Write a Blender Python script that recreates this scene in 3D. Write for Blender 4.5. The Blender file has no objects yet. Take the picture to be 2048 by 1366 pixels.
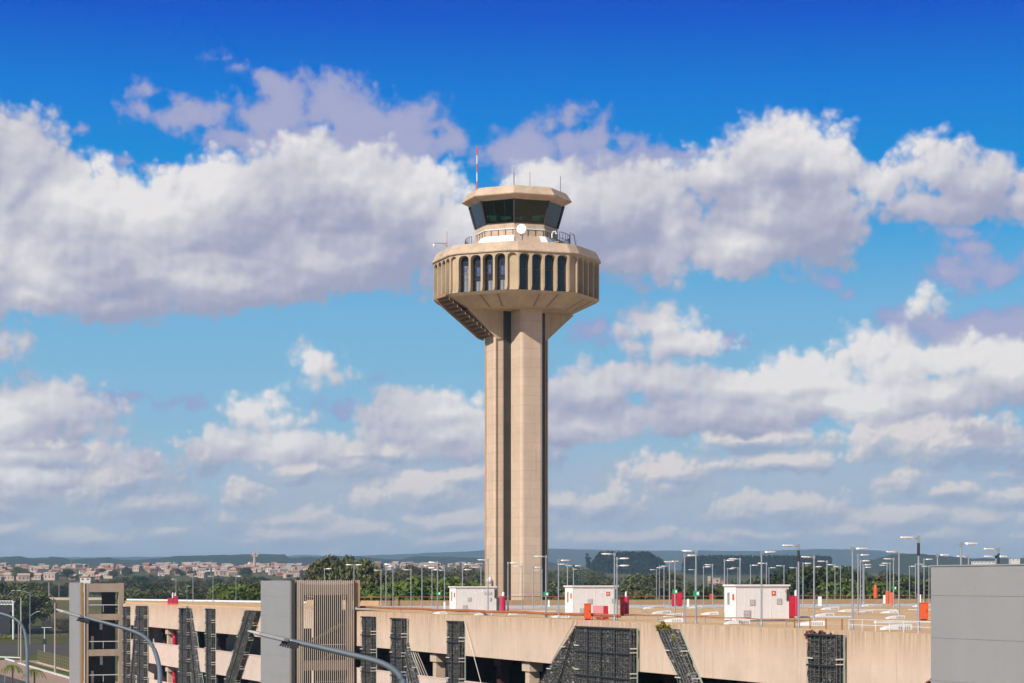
import bpy, math, random
from mathutils import Vector, Matrix, noise as mnoise
R = math.radians
scene = bpy.context.scene
col = scene.collection
F, HZ, CX, EYE = 4250.0, 1168.0, 1024.0, 16.0

# ------------------------------------------------------------------ camera
cam_d = bpy.data.cameras.new("camera")
cam = bpy.data.objects.new("camera", cam_d)
col.objects.link(cam)
cam.location = (0, 0, EYE)
cam.rotation_euler = (R(90), 0, 0)
cam_d.sensor_width = 36
cam_d.lens = 36 * F / 2048
cam_d.shift_y = (HZ - 683) / 2048
cam_d.clip_start = 1.0
cam_d.clip_end = 60000
scene.camera = cam
scene.view_settings.view_transform = 'Standard'
scene.view_settings.look = 'None'
scene.view_settings.exposure = 0.0
scene.view_settings.gamma = 1.0
scene.cycles.max_bounces = 6
scene.cycles.diffuse_bounces = 2
scene.cycles.glossy_bounces = 2
scene.cycles.transparent_max_bounces = 6
scene.cycles.volume_bounces = 0
scene.cycles.use_denoising = True
scene.cycles.use_adaptive_sampling = True
scene.cycles.adaptive_threshold = 0.03
scene.cycles.adaptive_min_samples = 6

# ------------------------------------------------------------------ sun
SUN_AZ, SUN_EL = R(-38), R(36)     # measured from the viewing axis, behind the camera and to its left
to_sun = Vector((math.sin(SUN_AZ) * math.cos(SUN_EL), -math.cos(SUN_AZ) * math.cos(SUN_EL), math.sin(SUN_EL)))
sd = bpy.data.lights.new("sun", 'SUN')
sd.energy = 4.8
sd.angle = R(0.5)
sd.color = (1.0, 0.95, 0.88)
sun = bpy.data.objects.new("sun", sd)
col.objects.link(sun)
sun.rotation_euler = (-to_sun).to_track_quat('-Z', 'Y').to_euler()
sun.location = to_sun * 200

# ------------------------------------------------------------------ sky
def lin(r, g, b):
    f = lambda c: (c / 255 / 12.92) if c <= 10 else (((c / 255) + 0.055) / 1.055) ** 2.4
    return (f(r), f(g), f(b), 1.0)

world = bpy.data.worlds.new("World")
scene.world = world
world.use_nodes = True
wt = world.node_tree
wt.nodes.clear()

class NB:
    """small helper that writes nodes into a tree"""
    def __init__(s, tree): s.t = tree
    def _set(s, sock, v):
        if isinstance(v, bpy.types.NodeSocket): s.t.links.new(v, sock)
        elif v is not None: sock.default_value = v
    def node(s, typ, ins=None, **props):
        n = s.t.nodes.new(typ)
        for k, v in props.items(): setattr(n, k, v)
        for k, v in (ins or {}).items(): s._set(n.inputs[k], v)
        return n
    def math(s, op, a, b=None, c=None, clamp=False):
        n = s.t.nodes.new('ShaderNodeMath'); n.operation = op; n.use_clamp = clamp
        for i, v in enumerate((a, b, c)): s._set(n.inputs[i], v)
        return n.outputs[0]
    def vec(s, op, a, b=None, c=None, scale=None):
        n = s.t.nodes.new('ShaderNodeVectorMath'); n.operation = op
        for i, v in enumerate((a, b, c)):
            if v is not None: s._set(n.inputs[i], v)
        if scale is not None: s._set(n.inputs['Scale'], scale)
        return n.outputs['Value'] if op in ('LENGTH', 'DOT_PRODUCT', 'DISTANCE') else n.outputs['Vector']
    def comb(s, x, y, z=0.0):
        n = s.t.nodes.new('ShaderNodeCombineXYZ')
        for i, v in enumerate((x, y, z)): s._set(n.inputs[i], v)
        return n.outputs[0]
    def sep(s, v):
        n = s.t.nodes.new('ShaderNodeSeparateXYZ'); s._set(n.inputs[0], v); return n.outputs
    def maprange(s, v, a, b, c=0.0, d=1.0, smooth=False):
        n = s.t.nodes.new('ShaderNodeMapRange')
        n.interpolation_type = 'SMOOTHSTEP' if smooth else 'LINEAR'
        n.clamp = True
        for i, q in enumerate((v, a, b, c, d)): s._set(n.inputs[i], q)
        return n.outputs[0]
    def mix(s, f, a, b):
        n = s.t.nodes.new('ShaderNodeMix'); n.data_type = 'RGBA'
        s._set(n.inputs[0], f); s._set(n.inputs[6], a); s._set(n.inputs[7], b)
        return n.outputs[2]
    def noise(s, v, scale, detail=4, rough=0.5, dist=0.0, dim='3D'):
        n = s.t.nodes.new('ShaderNodeTexNoise'); n.noise_dimensions = dim
        s._set(n.inputs['Vector'], v)
        n.inputs['Scale'].default_value = scale; n.inputs['Detail'].default_value = detail
        n.inputs['Roughness'].default_value = rough; n.inputs['Distortion'].default_value = dist
        return n
    def voro(s, v, scale, detail=2, rough=0.5, feature='SMOOTH_F1', smooth=0.6, dim='3D'):
        n = s.t.nodes.new('ShaderNodeTexVoronoi'); n.voronoi_dimensions = dim; n.feature = feature
        s._set(n.inputs['Vector'], v); n.inputs['Scale'].default_value = scale
        if 'Detail' in n.inputs: n.inputs['Detail'].default_value = detail; n.inputs['Roughness'].default_value = rough
        if feature == 'SMOOTH_F1': n.inputs['Smoothness'].default_value = smooth
        return n
    def ramp(s, f, stops):
        n = s.t.nodes.new('ShaderNodeValToRGB'); s._set(n.inputs[0], f)
        e = n.color_ramp.elements
        while len(e) < len(stops): e.new(0.5)
        for i, (p, c) in enumerate(stops): e[i].position = p; e[i].color = c
        return n.outputs[0]

def sky_uv(x, y):
    """bearing and height (in units of 1/10 radian) of a direction given on the sky chart"""
    dx, dy = x - CX, HZ - y
    return (math.atan2(dx, F) * 10, math.atan2(dy, math.hypot(F, dx)) * 10)

K = 10.0 / F     # chart unit to bearing unit

def cloud_group(name, blobs, amp_big, amp_small, warp, seed, stretch=1.0, grow=1.2, cap=1.4, bias=0.0):
    """node group: direction chart coordinate -> cloud thickness field; blobs place the banks of cumulus"""
    g = bpy.data.node_groups.new(name, 'ShaderNodeTree')
    g.interface.new_socket('P', in_out='INPUT', socket_type='NodeSocketVector')
    g.interface.new_socket('F', in_out='OUTPUT', socket_type='NodeSocketFloat')
    g.interface.new_socket('L', in_out='OUTPUT', socket_type='NodeSocketFloat')
    b = NB(g)
    gi = g.nodes.new('NodeGroupInput'); go = g.nodes.new('NodeGroupOutput')
    P = gi.outputs[0]
    PS = b.vec('MULTIPLY', P, (1.0, stretch, 1.0))
    P3 = b.vec('ADD', PS, (seed, seed * 0.7, seed * 1.3))
    wn = b.noise(P3, 3.2, 2, 0.5, dim='2D')
    w = b.vec('SUBTRACT', wn.outputs['Color'], (0.5, 0.5, 0.5))
    Pw = b.vec('MULTIPLY_ADD', w, (warp, warp * 0.6, 0.0), P)
    acc = None
    for (cx, cy, rx, ry) in blobs:
        u, v = sky_uv(cx, cy)
        iu, iv = 1 / (rx * grow * K), 1 / (ry * grow * K)
        q = b.vec('MULTIPLY_ADD', Pw, (iu, iv, 0.0), (-u * iu, -v * iv, 0.0))
        r = math.sqrt(rx * ry) * grow / 90.0
        l = b.math('MULTIPLY_ADD', b.vec('LENGTH', q), r, -r)          # rough distance outside the blob
        acc = l if acc is None else b.math('SMOOTH_MIN', acc, l, 0.22)
    base = b.math('MINIMUM', b.math('MULTIPLY_ADD', acc, -1.0, bias), cap)
    low = b.noise(P3, 3.4, 2, 0.5, dim='2D')
    big = b.noise(P3, 8.0, 6, 0.58, 0.0, dim='2D')
    nb = b.math('MULTIPLY_ADD', low.outputs['Fac'], amp_big, -amp_big * 0.5)
    nb = b.math('ADD', nb, b.math('MULTIPLY_ADD', big.outputs['Fac'], amp_big * 0.75, -amp_big * 0.375))
    P4 = b.vec('MULTIPLY_ADD', big.outputs['Color'], (0.05, 0.05, 0.0), P3)
    vo = b.voro(P4, 8.5, 2, 0.55, dim='2D', smooth=0.35)
    ns = b.math('MULTIPLY_ADD', vo.outputs['Distance'], -amp_small, amp_small * 0.42)
    f = b.math('ADD', b.math('ADD', base, nb), ns)
    g.links.new(f, go.inputs[0])
    g.links.new(base, go.inputs[1])
    return g

CUMULUS = [
    # great bank at the left
    (10, 360, 110, 120), (-90, 430, 160, 190), (120, 430, 140, 110), (215, 450, 95, 100), (330, 460, 150, 95),
    (470, 440, 150, 105), (650, 400, 160, 105), (790, 420, 130, 95), (880, 470, 95, 90), (640, 500, 230, 75), (430, 540, 260, 65),
    (170, 520, 230, 95), (60, 590, 150, 42), (220, 610, 130, 42), (-10, 685, 75, 28), (560, 470, 120, 80),
    # bank behind the cab, to the right of it
    (1130, 430, 140, 95), (1240, 430, 120, 95), (1250, 510, 150, 50), (1350, 470, 80, 90), (1440, 350, 85, 55), (1560, 320, 120, 75),
    (1620, 330, 90, 75), (1560, 420, 150, 80), (1500, 490, 160, 55), (1640, 470, 90, 60), (1340, 400, 60, 60),
    (1760, 375, 70, 50), (1870, 345, 70, 55), (1960, 370, 110, 55), (1900, 410, 150, 32), (2060, 400, 80, 45),
    # small ones
    (625, 735, 45, 42), (665, 755, 40, 22), (1320, 650, 62, 36), (1350, 690, 95, 28), (1840, 605, 38, 30),
    # right middle bank
    (1750, 705, 65, 50), (1800, 740, 90, 55), (1920, 720, 90, 45), (2020, 745, 100, 60), (1860, 790, 180, 45), (1590, 760, 120, 48), (1480, 780, 140, 48),
    (1310, 765, 130, 42), (1190, 785, 110, 45), (1420, 830, 230, 40), (1160, 850, 150, 35), (1700, 810, 190, 35), (1975, 875, 55, 24),
    # left middle banks
    (90, 815, 105, 52), (20, 840, 120, 50), (140, 860, 100, 30), (60, 905, 150, 26), (510, 815, 62, 36), (560, 840, 70, 26), (860, 825, 125, 42), (780, 815, 60, 28),
    (900, 870, 150, 45), (560, 890, 120, 36), (480, 880, 80, 34), (280, 930, 70, 30), (60, 960, 120, 36),
]
THIN = [
    (440, 118, 26, 15), (470, 140, 40, 18), (560, 180, 75, 40), (650, 205, 95, 50), (760, 240, 110, 48), (860, 250, 60, 45), (800, 285, 150, 34),
    (300, 195, 36, 26), (290, 225, 60, 26), (380, 235, 85, 36), (480, 270, 95, 34), (560, 240, 90, 50), (620, 285, 170, 38), (260, 330, 42, 14), (150, 265, 26, 10),
    (1060, 310, 110, 48), (1110, 250, 55, 34), (1160, 285, 80, 42), (1200, 330, 140, 36), (1270, 290, 40, 20), (1340, 310, 60, 26), (1400, 300, 50, 20),
    (970, 300, 60, 24), (1920, 545, 90, 26), (2020, 540, 70, 30), (1930, 470, 55, 16), (1640, 575, 34, 24), (1690, 605, 42, 12), (1180, 660, 40, 22), (1450, 675, 40, 16), (1230, 680, 60, 16),
    (1850, 640, 90, 30), (1990, 660, 140, 44), (260, 785, 50, 14), (320, 805, 60, 20), (740, 755, 22, 16), (1950, 500, 60, 14), (690, 820, 46, 24),
]
sb = NB(wt)
geo = sb.node('ShaderNodeTexCoord')
D = sb.vec('NORMALIZE', geo.outputs['Generated'])
dx, dy, dz = sb.sep(D)[0:3]
az = sb.math('MULTIPLY', sb.math('ARCTAN2', dx, dy), 10.0)
el = sb.math('MULTIPLY', sb.math('ARCSINE', dz), 10.0)
P = sb.comb(az, el, 0.0)

def field(group, p):
    n = wt.nodes.new('ShaderNodeGroup'); n.node_tree = group
    wt.links.new(p, n.inputs[0]); return n.outputs

def off(x, y): return sb.vec('ADD', P, (x * K, y * K, 0.0))
gA = cloud_group("cumulus_field", CUMULUS, 0.72, 0.46, 0.12, 3.1, grow=1.32, bias=0.14)
gB = cloud_group("thin_cloud_field", THIN, 1.25, 0.35, 0.20, 9.4, grow=1.35, bias=0.10)
LOWC = []
_r = random.Random(5)
for row, (yy, n, rx, ry) in enumerate(((900, 8, 125, 42), (945, 9, 130, 40), (985, 10, 120, 38), (1025, 11, 115, 32), (1058, 12, 110, 24), (1086, 13, 100, 15))):
    for k in range(n): LOWC.append((2200 * (k + _r.uniform(0.1, 0.9)) / n - 70, yy + _r.uniform(-22, 22), rx * _r.uniform(0.45, 1.3), ry * _r.uniform(0.6, 1.4)))
gC = cloud_group("low_cloud_field", LOWC, 0.85, 0.50, 0.12, 21.0, stretch=1.0, grow=1.2, bias=0.11)   # long flat banks near the horizon
A0, L0 = field(gA, P); A1 = field(gA, off(-9, 13))[0]; L1 = field(gA, off(-30, 60))[1]
B0 = field(gB, P)[0]
C0, M0 = field(gC, P); C1 = field(gC, off(-5, 7))[0]; M1 = field(gC, off(-10, 16))[1]

h = sb.maprange(el, 0.0, 2.8)
def S(y): return (HZ - y) / F * 10 / 2.8
sky_col = sb.ramp(h, [(S(1168), lin(184, 195, 210)), (S(1060), lin(166, 194, 215)), (S(900), lin(148, 191, 217)), (S(760), lin(132, 186, 220)), (S(620), lin(116, 180, 221)),
                      (S(480), lin(70, 163, 220)), (S(360), lin(6, 142, 218)), (S(200), lin(0, 120, 214)), (S(60), lin(0, 86, 203)), (S(0), lin(0, 78, 194))])

def shade(f0, f1, l0, l1, kf, kl, mid):
    q = sb.math('MULTIPLY_ADD', sb.math('SUBTRACT', f0, f1), kf, mid)
    return sb.math('MULTIPLY_ADD', sb.math('SUBTRACT', l0, l1), kl, q, clamp=True)
broad = sb.noise(P, 1.5, 3, 0.5, dim='2D').outputs['Fac']
bv = sb.math('MULTIPLY_ADD', broad, 1.5, -0.75 + 0.47)
sA = shade(A0, A1, L0, L1, 0.44, 0.45, bv)
cA = sb.ramp(sA, [(0.0, lin(160, 164, 190)), (0.30, lin(181, 181, 201)), (0.55, lin(203, 201, 211)), (0.80, lin(221, 218, 222)), (1.0, lin(237, 233, 232))])
aA = sb.math('MULTIPLY', sb.maprange(A0, -0.06, 0.46, smooth=True), 0.985)
cB = sb.mix(sb.maprange(B0, 0.0, 0.7), lin(138, 152, 205), lin(172, 173, 205))
aB = sb.math('MULTIPLY', sb.maprange(B0, -0.02, 0.50, smooth=True), 0.92)
sC = shade(C0, C1, M0, M1, 1.0, 1.5, sb.math('MULTIPLY_ADD', broad, 0.9, 0.10))
cC = sb.ramp(sC, [(0.0, lin(158, 172, 198)), (0.35, lin(180, 186, 204)), (0.65, lin(205, 202, 209)), (1.0, lin(236, 225, 220))])
hz = sb.maprange(el, 0.0, 0.55)
cC = sb.mix(sb.maprange(hz, 0.0, 1.0, 0.35, 1.0), lin(182, 190, 205), cC)
aC = sb.math('MULTIPLY', sb.maprange(C0, -0.10, 0.36, smooth=True), 0.90)
c = sb.mix(aB, sky_col, cB)
veil = sb.math('MULTIPLY', sb.maprange(el, S(850) * 2.8, S(985) * 2.8, smooth=True), sb.maprange(broad, 0.30, 0.62, 0.45, 0.92))
c = sb.mix(veil, c, lin(180, 189, 206))
c = sb.mix(aC, c, cC)
c = sb.mix(aA, c, cA)
vis = sb.vec('SCALE', c, scale=20.0)
nish = sb.node('ShaderNodeTexSky', sky_type='NISHITA', sun_disc=False)
nish.sun_elevation = SUN_EL
nish.sun_rotation = math.atan2(to_sun.x, to_sun.y)
up = sb.maprange(el, 2.75, 4.2, smooth=True)
down = sb.maprange(el, -0.12, 0.0)
hsv = sb.node('ShaderNodeHueSaturation')          # upper sky, out of view, desaturated to make the fill light less blue
hsv.inputs['Saturation'].default_value = 0.55
wt.links.new(nish.outputs[0], hsv.inputs['Color'])
final = sb.mix(up, vis, hsv.outputs[0])
bg = sb.node('ShaderNodeBackground')
bg.inputs['Strength'].default_value = 0.05
wt.links.new(final, bg.inputs['Color'])
wo = sb.node('ShaderNodeOutputWorld')
wt.links.new(bg.outputs[0], wo.inputs['Surface'])
world.cycles.sampling_method = 'MANUAL'
world.cycles.sample_map_resolution = 512

# ------------------------------------------------------------------ helpers: materials
def coords(b, kind='Object', scale=(1, 1, 1), loc=(0, 0, 0), rot=(0, 0, 0)):
    tc = b.node('ShaderNodeTexCoord')
    m = b.node('ShaderNodeMapping')
    m.inputs['Scale'].default_value = scale; m.inputs['Location'].default_value = loc; m.inputs['Rotation'].default_value = rot
    b.t.links.new(tc.outputs[kind], m.inputs['Vector'])
    return m.outputs[0]

def material(name):
    m = bpy.data.materials.new(name); m.use_nodes = True
    t = m.node_tree
    bs = t.nodes['Principled BSDF']
    return m, NB(t), bs

def plain(name, c, rough=0.6, metal=0.0, var=0.12, scale=1.5, bump=0.0, emis=None):
    """a paint or metal with mild mottling"""
    m, b, bs = material(name)
    v = coords(b)
    n = b.noise(v, scale, 4, 0.6).outputs['Fac']
    lo = tuple(x * (1 - var) for x in c) + (1,); hi = tuple(min(1, x * (1 + var)) for x in c) + (1,)
    b.t.links.new(b.mix(n, lo, hi), bs.inputs['Base Color'])
    bs.inputs['Roughness'].default_value = rough; bs.inputs['Metallic'].default_value = metal
    if bump:
        bn = b.node('ShaderNodeBump', {'Strength': bump, 'Distance': 0.02}); b.t.links.new(n, bn.inputs['Height'])
        b.t.links.new(bn.outputs[0], bs.inputs['Normal'])
    return m

def concrete(name, c, streak=0.35, lines=0.0, line_gap=1.0, stain=(0.16, 0.12, 0.09), rough=0.85, blotch=0.18, topstain=None, scale=1.0):
    """cast concrete: blotches, rain streaks running down, pour lines, dirt"""
    m, b, bs = material(name)
    v = coords(b)
    n1 = b.noise(v, 0.35 * scale, 6, 0.6).outputs['Fac']
    n2 = b.noise(v, 6.0 * scale, 4, 0.6).outputs['Fac']
    base = b.mix(b.maprange(n1, 0.25, 0.75), tuple(x * (1 - blotch) for x in c) + (1,), tuple(min(1, x * (1 + blotch * 0.5)) for x in c) + (1,))
    base = b.mix(b.math('MULTIPLY', b.maprange(n2, 0.45, 0.9), 0.25), base, tuple(x * 0.72 for x in c) + (1,))
    vs = coords(b, scale=(1.6 * scale, 1.6 * scale, 0.07 * scale))
    st = b.noise(vs, 1.4, 5, 0.65).outputs['Fac']
    sm = b.math('MULTIPLY', b.maprange(st, 0.52, 0.78), streak)
    if topstain:
        z = b.sep(coords(b))[2]
        g = b.maprange(z, topstain[0], topstain[1])
        st2 = b.noise(coords(b, scale=(2.2, 2.2, 0.12)), 1.7, 4, 0.7).outputs['Fac']
        sm2 = b.math('MULTIPLY', b.math('MULTIPLY', b.maprange(st2, 0.40, 0.62), b.math('POWER', g, 1.4)), 0.9)
        st3 = b.noise(coords(b, scale=(5.0, 5.0, 0.10)), 1.3, 3, 0.6).outputs['Fac']
        sm2 = b.math('MAXIMUM', sm2, b.math('MULTIPLY', b.math('MULTIPLY', b.maprange(st3, 0.60, 0.68), g), 0.65))
        sm = b.math('MAXIMUM', sm, sm2)
        wash = b.math('MULTIPLY', g, b.maprange(n1, 0.2, 0.8, 0.35, 0.75))
        base = b.mix(wash, base, (c[0] * 0.92, c[1] * 0.82, c[2] * 0.68, 1))
    base = b.mix(sm, base, stain + (1,))
    hgt = n2
    if lines:
        z = b.sep(coords(b))[2]
        fr = b.math('FRACT', b.math('DIVIDE', z, line_gap))
        ln = b.math('LESS_THAN', fr, 0.06 / line_gap)
        cell = b.math('FLOOR', b.math('DIVIDE', z, line_gap))
        wn = b.node('ShaderNodeTexWhiteNoise', noise_dimensions='1D'); b.t.links.new(cell, wn.inputs['W'])
        base = b.mix(b.math('MULTIPLY', wn.outputs['Value'], 0.16), base, tuple(x * 0.6 for x in c) + (1,))
        base = b.mix(b.math('MULTIPLY', ln, lines), base, tuple(x * 0.4 for x in c) + (1,))
    b.t.links.new(base, bs.inputs['Base Color'])
    bs.inputs['Roughness'].default_value = rough
    bn = b.node('ShaderNodeBump', {'Strength': 0.25, 'Distance': 0.03}); b.t.links.new(hgt, bn.inputs['Height'])
    b.t.links.new(bn.outputs[0], bs.inputs['Normal'])
    return m

def stone_fill(name, k=3.6, gain=1.0):
    """broken dark stone packed behind mesh"""
    m, b, bs = material(name)
    v = coords(b, scale=(1, 1, 1.9))
    wv = b.noise(v, 3.0, 2, 0.5).outputs['Color']
    v2 = b.vec('MULTIPLY_ADD', wv, (0.25, 0.25, 0.25), v)
    d = b.voro(v2, k, 0, feature='DISTANCE_TO_EDGE').outputs['Distance']
    cc = b.voro(v2, k, 0, feature='F1').outputs['Color']
    val = b.sep(cc)[0]
    stone = b.ramp(val, [(0.0, (0.045, 0.043, 0.040, 1)), (0.5, (0.095, 0.090, 0.083, 1)), (0.85, (0.15, 0.14, 0.128, 1)), (1.0, (0.27, 0.25, 0.22, 1))])
    stone = b.vec('SCALE', stone, scale=gain)
    c = b.mix(b.maprange(d, 0.0, 0.07), (0.008, 0.008, 0.009, 1), stone)
    b.t.links.new(c, bs.inputs['Base Color']); bs.inputs['Roughness'].default_value = 0.8
    bn = b.node('ShaderNodeBump', {'Strength': 1.0, 'Distance': 0.25}); b.t.links.new(b.maprange(d, 0.0, 0.25), bn.inputs['Height'])
    b.t.links.new(bn.outputs[0], bs.inputs['Normal'])
    return m

def glass_dark(name, c, rough=0.06, spec=0.5):
    m, b, bs = material(name)
    n = b.noise(coords(b), 0.6, 3, 0.5).outputs['Fac']
    b.t.links.new(b.mix(n, tuple(x * 0.6 for x in c) + (1,), tuple(x * 1.4 for x in c) + (1,)), bs.inputs['Base Color'])
    bs.inputs['Roughness'].default_value = rough; bs.inputs['Specular IOR Level'].default_value = spec
    return m

def foliage(name, dark, light, scale=0.8):
    m, b, bs = material(name)
    oi = b.node('ShaderNodeObjectInfo')
    v = coords(b)
    n = b.noise(v, scale, 4, 0.65).outputs['Fac']
    c = b.mix(b.maprange(n, 0.3, 0.7), dark + (1,), light + (1,))
    hs = b.node('ShaderNodeHueSaturation'); b.t.links.new(c, hs.inputs['Color'])
    b.t.links.new(b.maprange(oi.outputs['Random'], 0, 1, 0.75, 1.25), hs.inputs['Value'])
    b.t.links.new(b.maprange(oi.outputs['Random'], 0, 1, 0.475, 0.515), hs.inputs['Hue'])
    b.t.links.new(hs.outputs[0], bs.inputs['Base Color'])
    bs.inputs['Roughness'].default_value = 0.75; bs.inputs['Specular IOR Level'].default_value = 0.2
    return m

def ground_mat(name, stops, s1, s2, rough=0.95):
    m, b, bs = material(name)
    v = coords(b)
    n = b.noise(v, s1, 6, 0.6).outputs['Fac']; n2 = b.noise(v, s2, 5, 0.65).outputs['Fac']
    f = b.math('MULTIPLY_ADD', n2, 0.45, b.math('MULTIPLY', n, 0.55))
    b.t.links.new(b.ramp(f, stops), bs.inputs['Base Color']); bs.inputs['Roughness'].default_value = rough
    bs.inputs['Specular IOR Level'].default_value = 0.15
    return m

M = {}
M['tower'] = concrete('tower_concrete', (0.665, 0.49, 0.345), 0.30, 0.34, 1.15, rough=0.9, blotch=0.13)
M['tower_plain'] = concrete('tower_ring_concrete', (0.56, 0.415, 0.26), 0.55, 0.0, blotch=0.26, stain=(0.2, 0.14, 0.09))
M['tower_rim'] = concrete('tower_rim_concrete', (0.61, 0.445, 0.31), 0.45, 0.0, blotch=0.30, stain=(0.25, 0.15, 0.09), scale=1.6)
M['facade'] = concrete('facade_concrete', (0.72, 0.54, 0.41), 0.34, 0.0, stain=(0.42, 0.27, 0.16), blotch=0.16, topstain=(11.2, 13.5))
M['facade_low'] = concrete('facade_lower_concrete', (0.74, 0.57, 0.47), 0.26, 0.0, stain=(0.36, 0.25, 0.16), blotch=0.08)
M['deck'] = ground_mat('deck_screed', [(0.25, (0.50, 0.31, 0.16, 1)), (0.5, (0.64, 0.42, 0.235, 1)), (0.75, (0.74, 0.51, 0.31, 1))], 0.05, 1.2)
M['aisle'] = ground_mat('aisle_coating', [(0.3, (0.46, 0.47, 0.48, 1)), (0.7, (0.60, 0.60, 0.61, 1))], 0.08, 0.9)
M['parapet'] = concrete('parapet_concrete', (0.50, 0.34, 0.19), 0.4, 0.0, stain=(0.22, 0.14, 0.08))
M['inside'] = plain('shaded_inner_concrete', (0.06, 0.05, 0.045), 0.9)  # near black: the shade inside the garage is put into the colour
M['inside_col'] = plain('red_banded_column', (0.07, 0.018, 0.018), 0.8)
M['column'] = concrete('column_concrete', (0.62, 0.47, 0.34), 0.3)
M['stair_conc'] = concrete('stair_concrete', (0.42, 0.315, 0.235), 0.3, 0.0, blotch=0.15)
M['grey_panel'] = concrete('grey_cladding', (0.345, 0.328, 0.318), 0.16, 0.0, stain=(0.22, 0.205, 0.195), rough=0.5, blotch=0.06)
M['joint'] = plain('cladding_joint_grey', (0.20, 0.19, 0.185), 0.7)
M['seam'] = plain('dark_seam', (0.06, 0.055, 0.05), 0.7)
M['ochre'] = plain('ochre_paint', (0.42, 0.20, 0.02), 0.5)
M['slat'] = plain('slat_paint', (0.58, 0.48, 0.40), 0.55, 0.0, 0.10, 0.7)
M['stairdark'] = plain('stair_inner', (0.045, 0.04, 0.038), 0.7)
M['galv'] = plain('galvanised_steel', (0.42, 0.43, 0.45), 0.42, 0.55, 0.10, 3.0)
M['lamp_head'] = plain('lamp_head_metal', (0.62, 0.57, 0.52), 0.45, 0.2, 0.10, 3.0)
M['lamp_lens'] = plain('lamp_lens', (0.55, 0.42, 0.34), 0.25)
M['blackish'] = plain('black_sleeve', (0.025, 0.025, 0.03), 0.5)
M['steel_blue'] = plain('street_lamp_steel', (0.30, 0.34, 0.38), 0.38, 0.6, 0.12, 2.0)
M['white'] = plain('white_paint', (0.84, 0.82, 0.79), 0.5, 0.0, 0.04, 0.8)
M['white_rib'] = plain('white_cabin_paint', (0.84, 0.80, 0.77), 0.5, 0.0, 0.04, 0.8)
M['vent'] = plain('vent_grey', (0.30, 0.28, 0.24), 0.7)
M['red'] = plain('fire_red', (0.52, 0.012, 0.03), 0.45, 0.0, 0.15)
M['crimson'] = plain('faded_crimson', (0.50, 0.02, 0.09), 0.5, 0.0, 0.2)
M['orange'] = plain('orange_paint', (0.74, 0.10, 0.02), 0.5, 0.0, 0.15)
M['pink'] = plain('faded_pink', (0.74, 0.30, 0.34), 0.6)
M['green'] = plain('exit_green', (0.02, 0.30, 0.12), 0.5)
M['rust'] = plain('rusty_pipe', (0.38, 0.13, 0.05), 0.8, 0.0, 0.45, 1.2)
M['whiterail'] = plain('white_rail', (0.76, 0.76, 0.76), 0.5)
M['stone'] = stone_fill('dark_stone_fill')
M['rubble'] = stone_fill('loose_rubble_fill', 2.4, 1.25)
M['wire'] = plain('cage_wire', (0.20, 0.20, 0.20), 0.5, 0.4)
M['wire_dark'] = plain('cage_band', (0.02, 0.02, 0.022), 0.6)
M['tab'] = plain('bracket_paint', (0.66, 0.60, 0.52), 0.6)
M['cage_green'] = plain('green_cage_post', (0.28, 0.33, 0.27), 0.6)
M['glass_cab'] = glass_dark('cab_glass', (0.010, 0.024, 0.016), 0.05, 0.3)
def see_through(name, tint, gloss=0.03):
    m = bpy.data.materials.new(name); m.use_nodes = True; t = m.node_tree; t.nodes.clear(); b = NB(t)
    fr = b.node('ShaderNodeFresnel', {'IOR': 1.5})
    tr = b.node('ShaderNodeBsdfTransparent', {'Color': tint}); gl = b.node('ShaderNodeBsdfGlossy', {'Color': (0.9, 0.95, 0.92, 1), 'Roughness': gloss})
    n = b.noise(coords(b), 0.5, 2, 0.5).outputs['Fac']
    t.links.new(b.mix(n, tuple(x * 0.8 for x in tint[:3]) + (1,), tint), tr.inputs['Color'])
    mx = b.node('ShaderNodeMixShader'); t.links.new(fr.outputs[0], mx.inputs[0]); t.links.new(tr.outputs[0], mx.inputs[1]); t.links.new(gl.outputs[0], mx.inputs[2])
    o = b.node('ShaderNodeOutputMaterial'); t.links.new(mx.outputs[0], o.inputs['Surface']); return m
M['glass_cab'] = see_through('tinted_cab_glass', (0.36, 0.54, 0.44, 1))
M['glass_ring'] = glass_dark('ring_glass', (0.020, 0.024, 0.030), 0.08, 0.5)
M['glass_slot'] = glass_dark('slot_glass', (0.045, 0.040, 0.036), 0.3, 0.35)
M['mullion'] = plain('dark_mullion', (0.05, 0.035, 0.035), 0.5)
M['curtain'] = plain('pale_blind', (0.22, 0.23, 0.26), 0.8)
M['blueblind'] = plain('blue_blind', (0.05, 0.11, 0.26), 0.7)
M['step'] = plain('brown_soffit', (0.40, 0.21, 0.10), 0.85, 0.0, 0.2)
M['tread'] = plain('shaded_stair_underside', (0.10, 0.065, 0.045), 0.9, 0.0, 0.2)  # darker than the risers, painting in the shade under the steps
M['bark'] = plain('bark', (0.10, 0.075, 0.055), 0.9, 0.0, 0.3, 4.0)
M['pole_conc'] = plain('pole_concrete', (0.42, 0.36, 0.30), 0.85)
M['asphalt'] = ground_mat('asphalt', [(0.3, (0.075, 0.068, 0.064, 1)), (0.7, (0.11, 0.10, 0.095, 1))], 0.05, 0.9)
M['paving'] = ground_mat('pink_paving', [(0.3, (0.36, 0.24, 0.18, 1)), (0.7, (0.45, 0.32, 0.25, 1))], 0.06, 0.9)
M['kerb'] = plain('kerb_stone', (0.68, 0.66, 0.62), 0.85)
M['lawn'] = ground_mat('lawn', [(0.3, (0.05, 0.09, 0.02, 1)), (0.6, (0.11, 0.13, 0.03, 1)), (0.8, (0.20, 0.16, 0.06, 1))], 0.06, 1.5)
M['leaf_dark'] = foliage('leaf_dark', (0.026, 0.042, 0.016), (0.062, 0.080, 0.028))
M['leaf_mid'] = foliage('leaf_mid', (0.072, 0.082, 0.030), (0.165, 0.160, 0.062))
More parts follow.
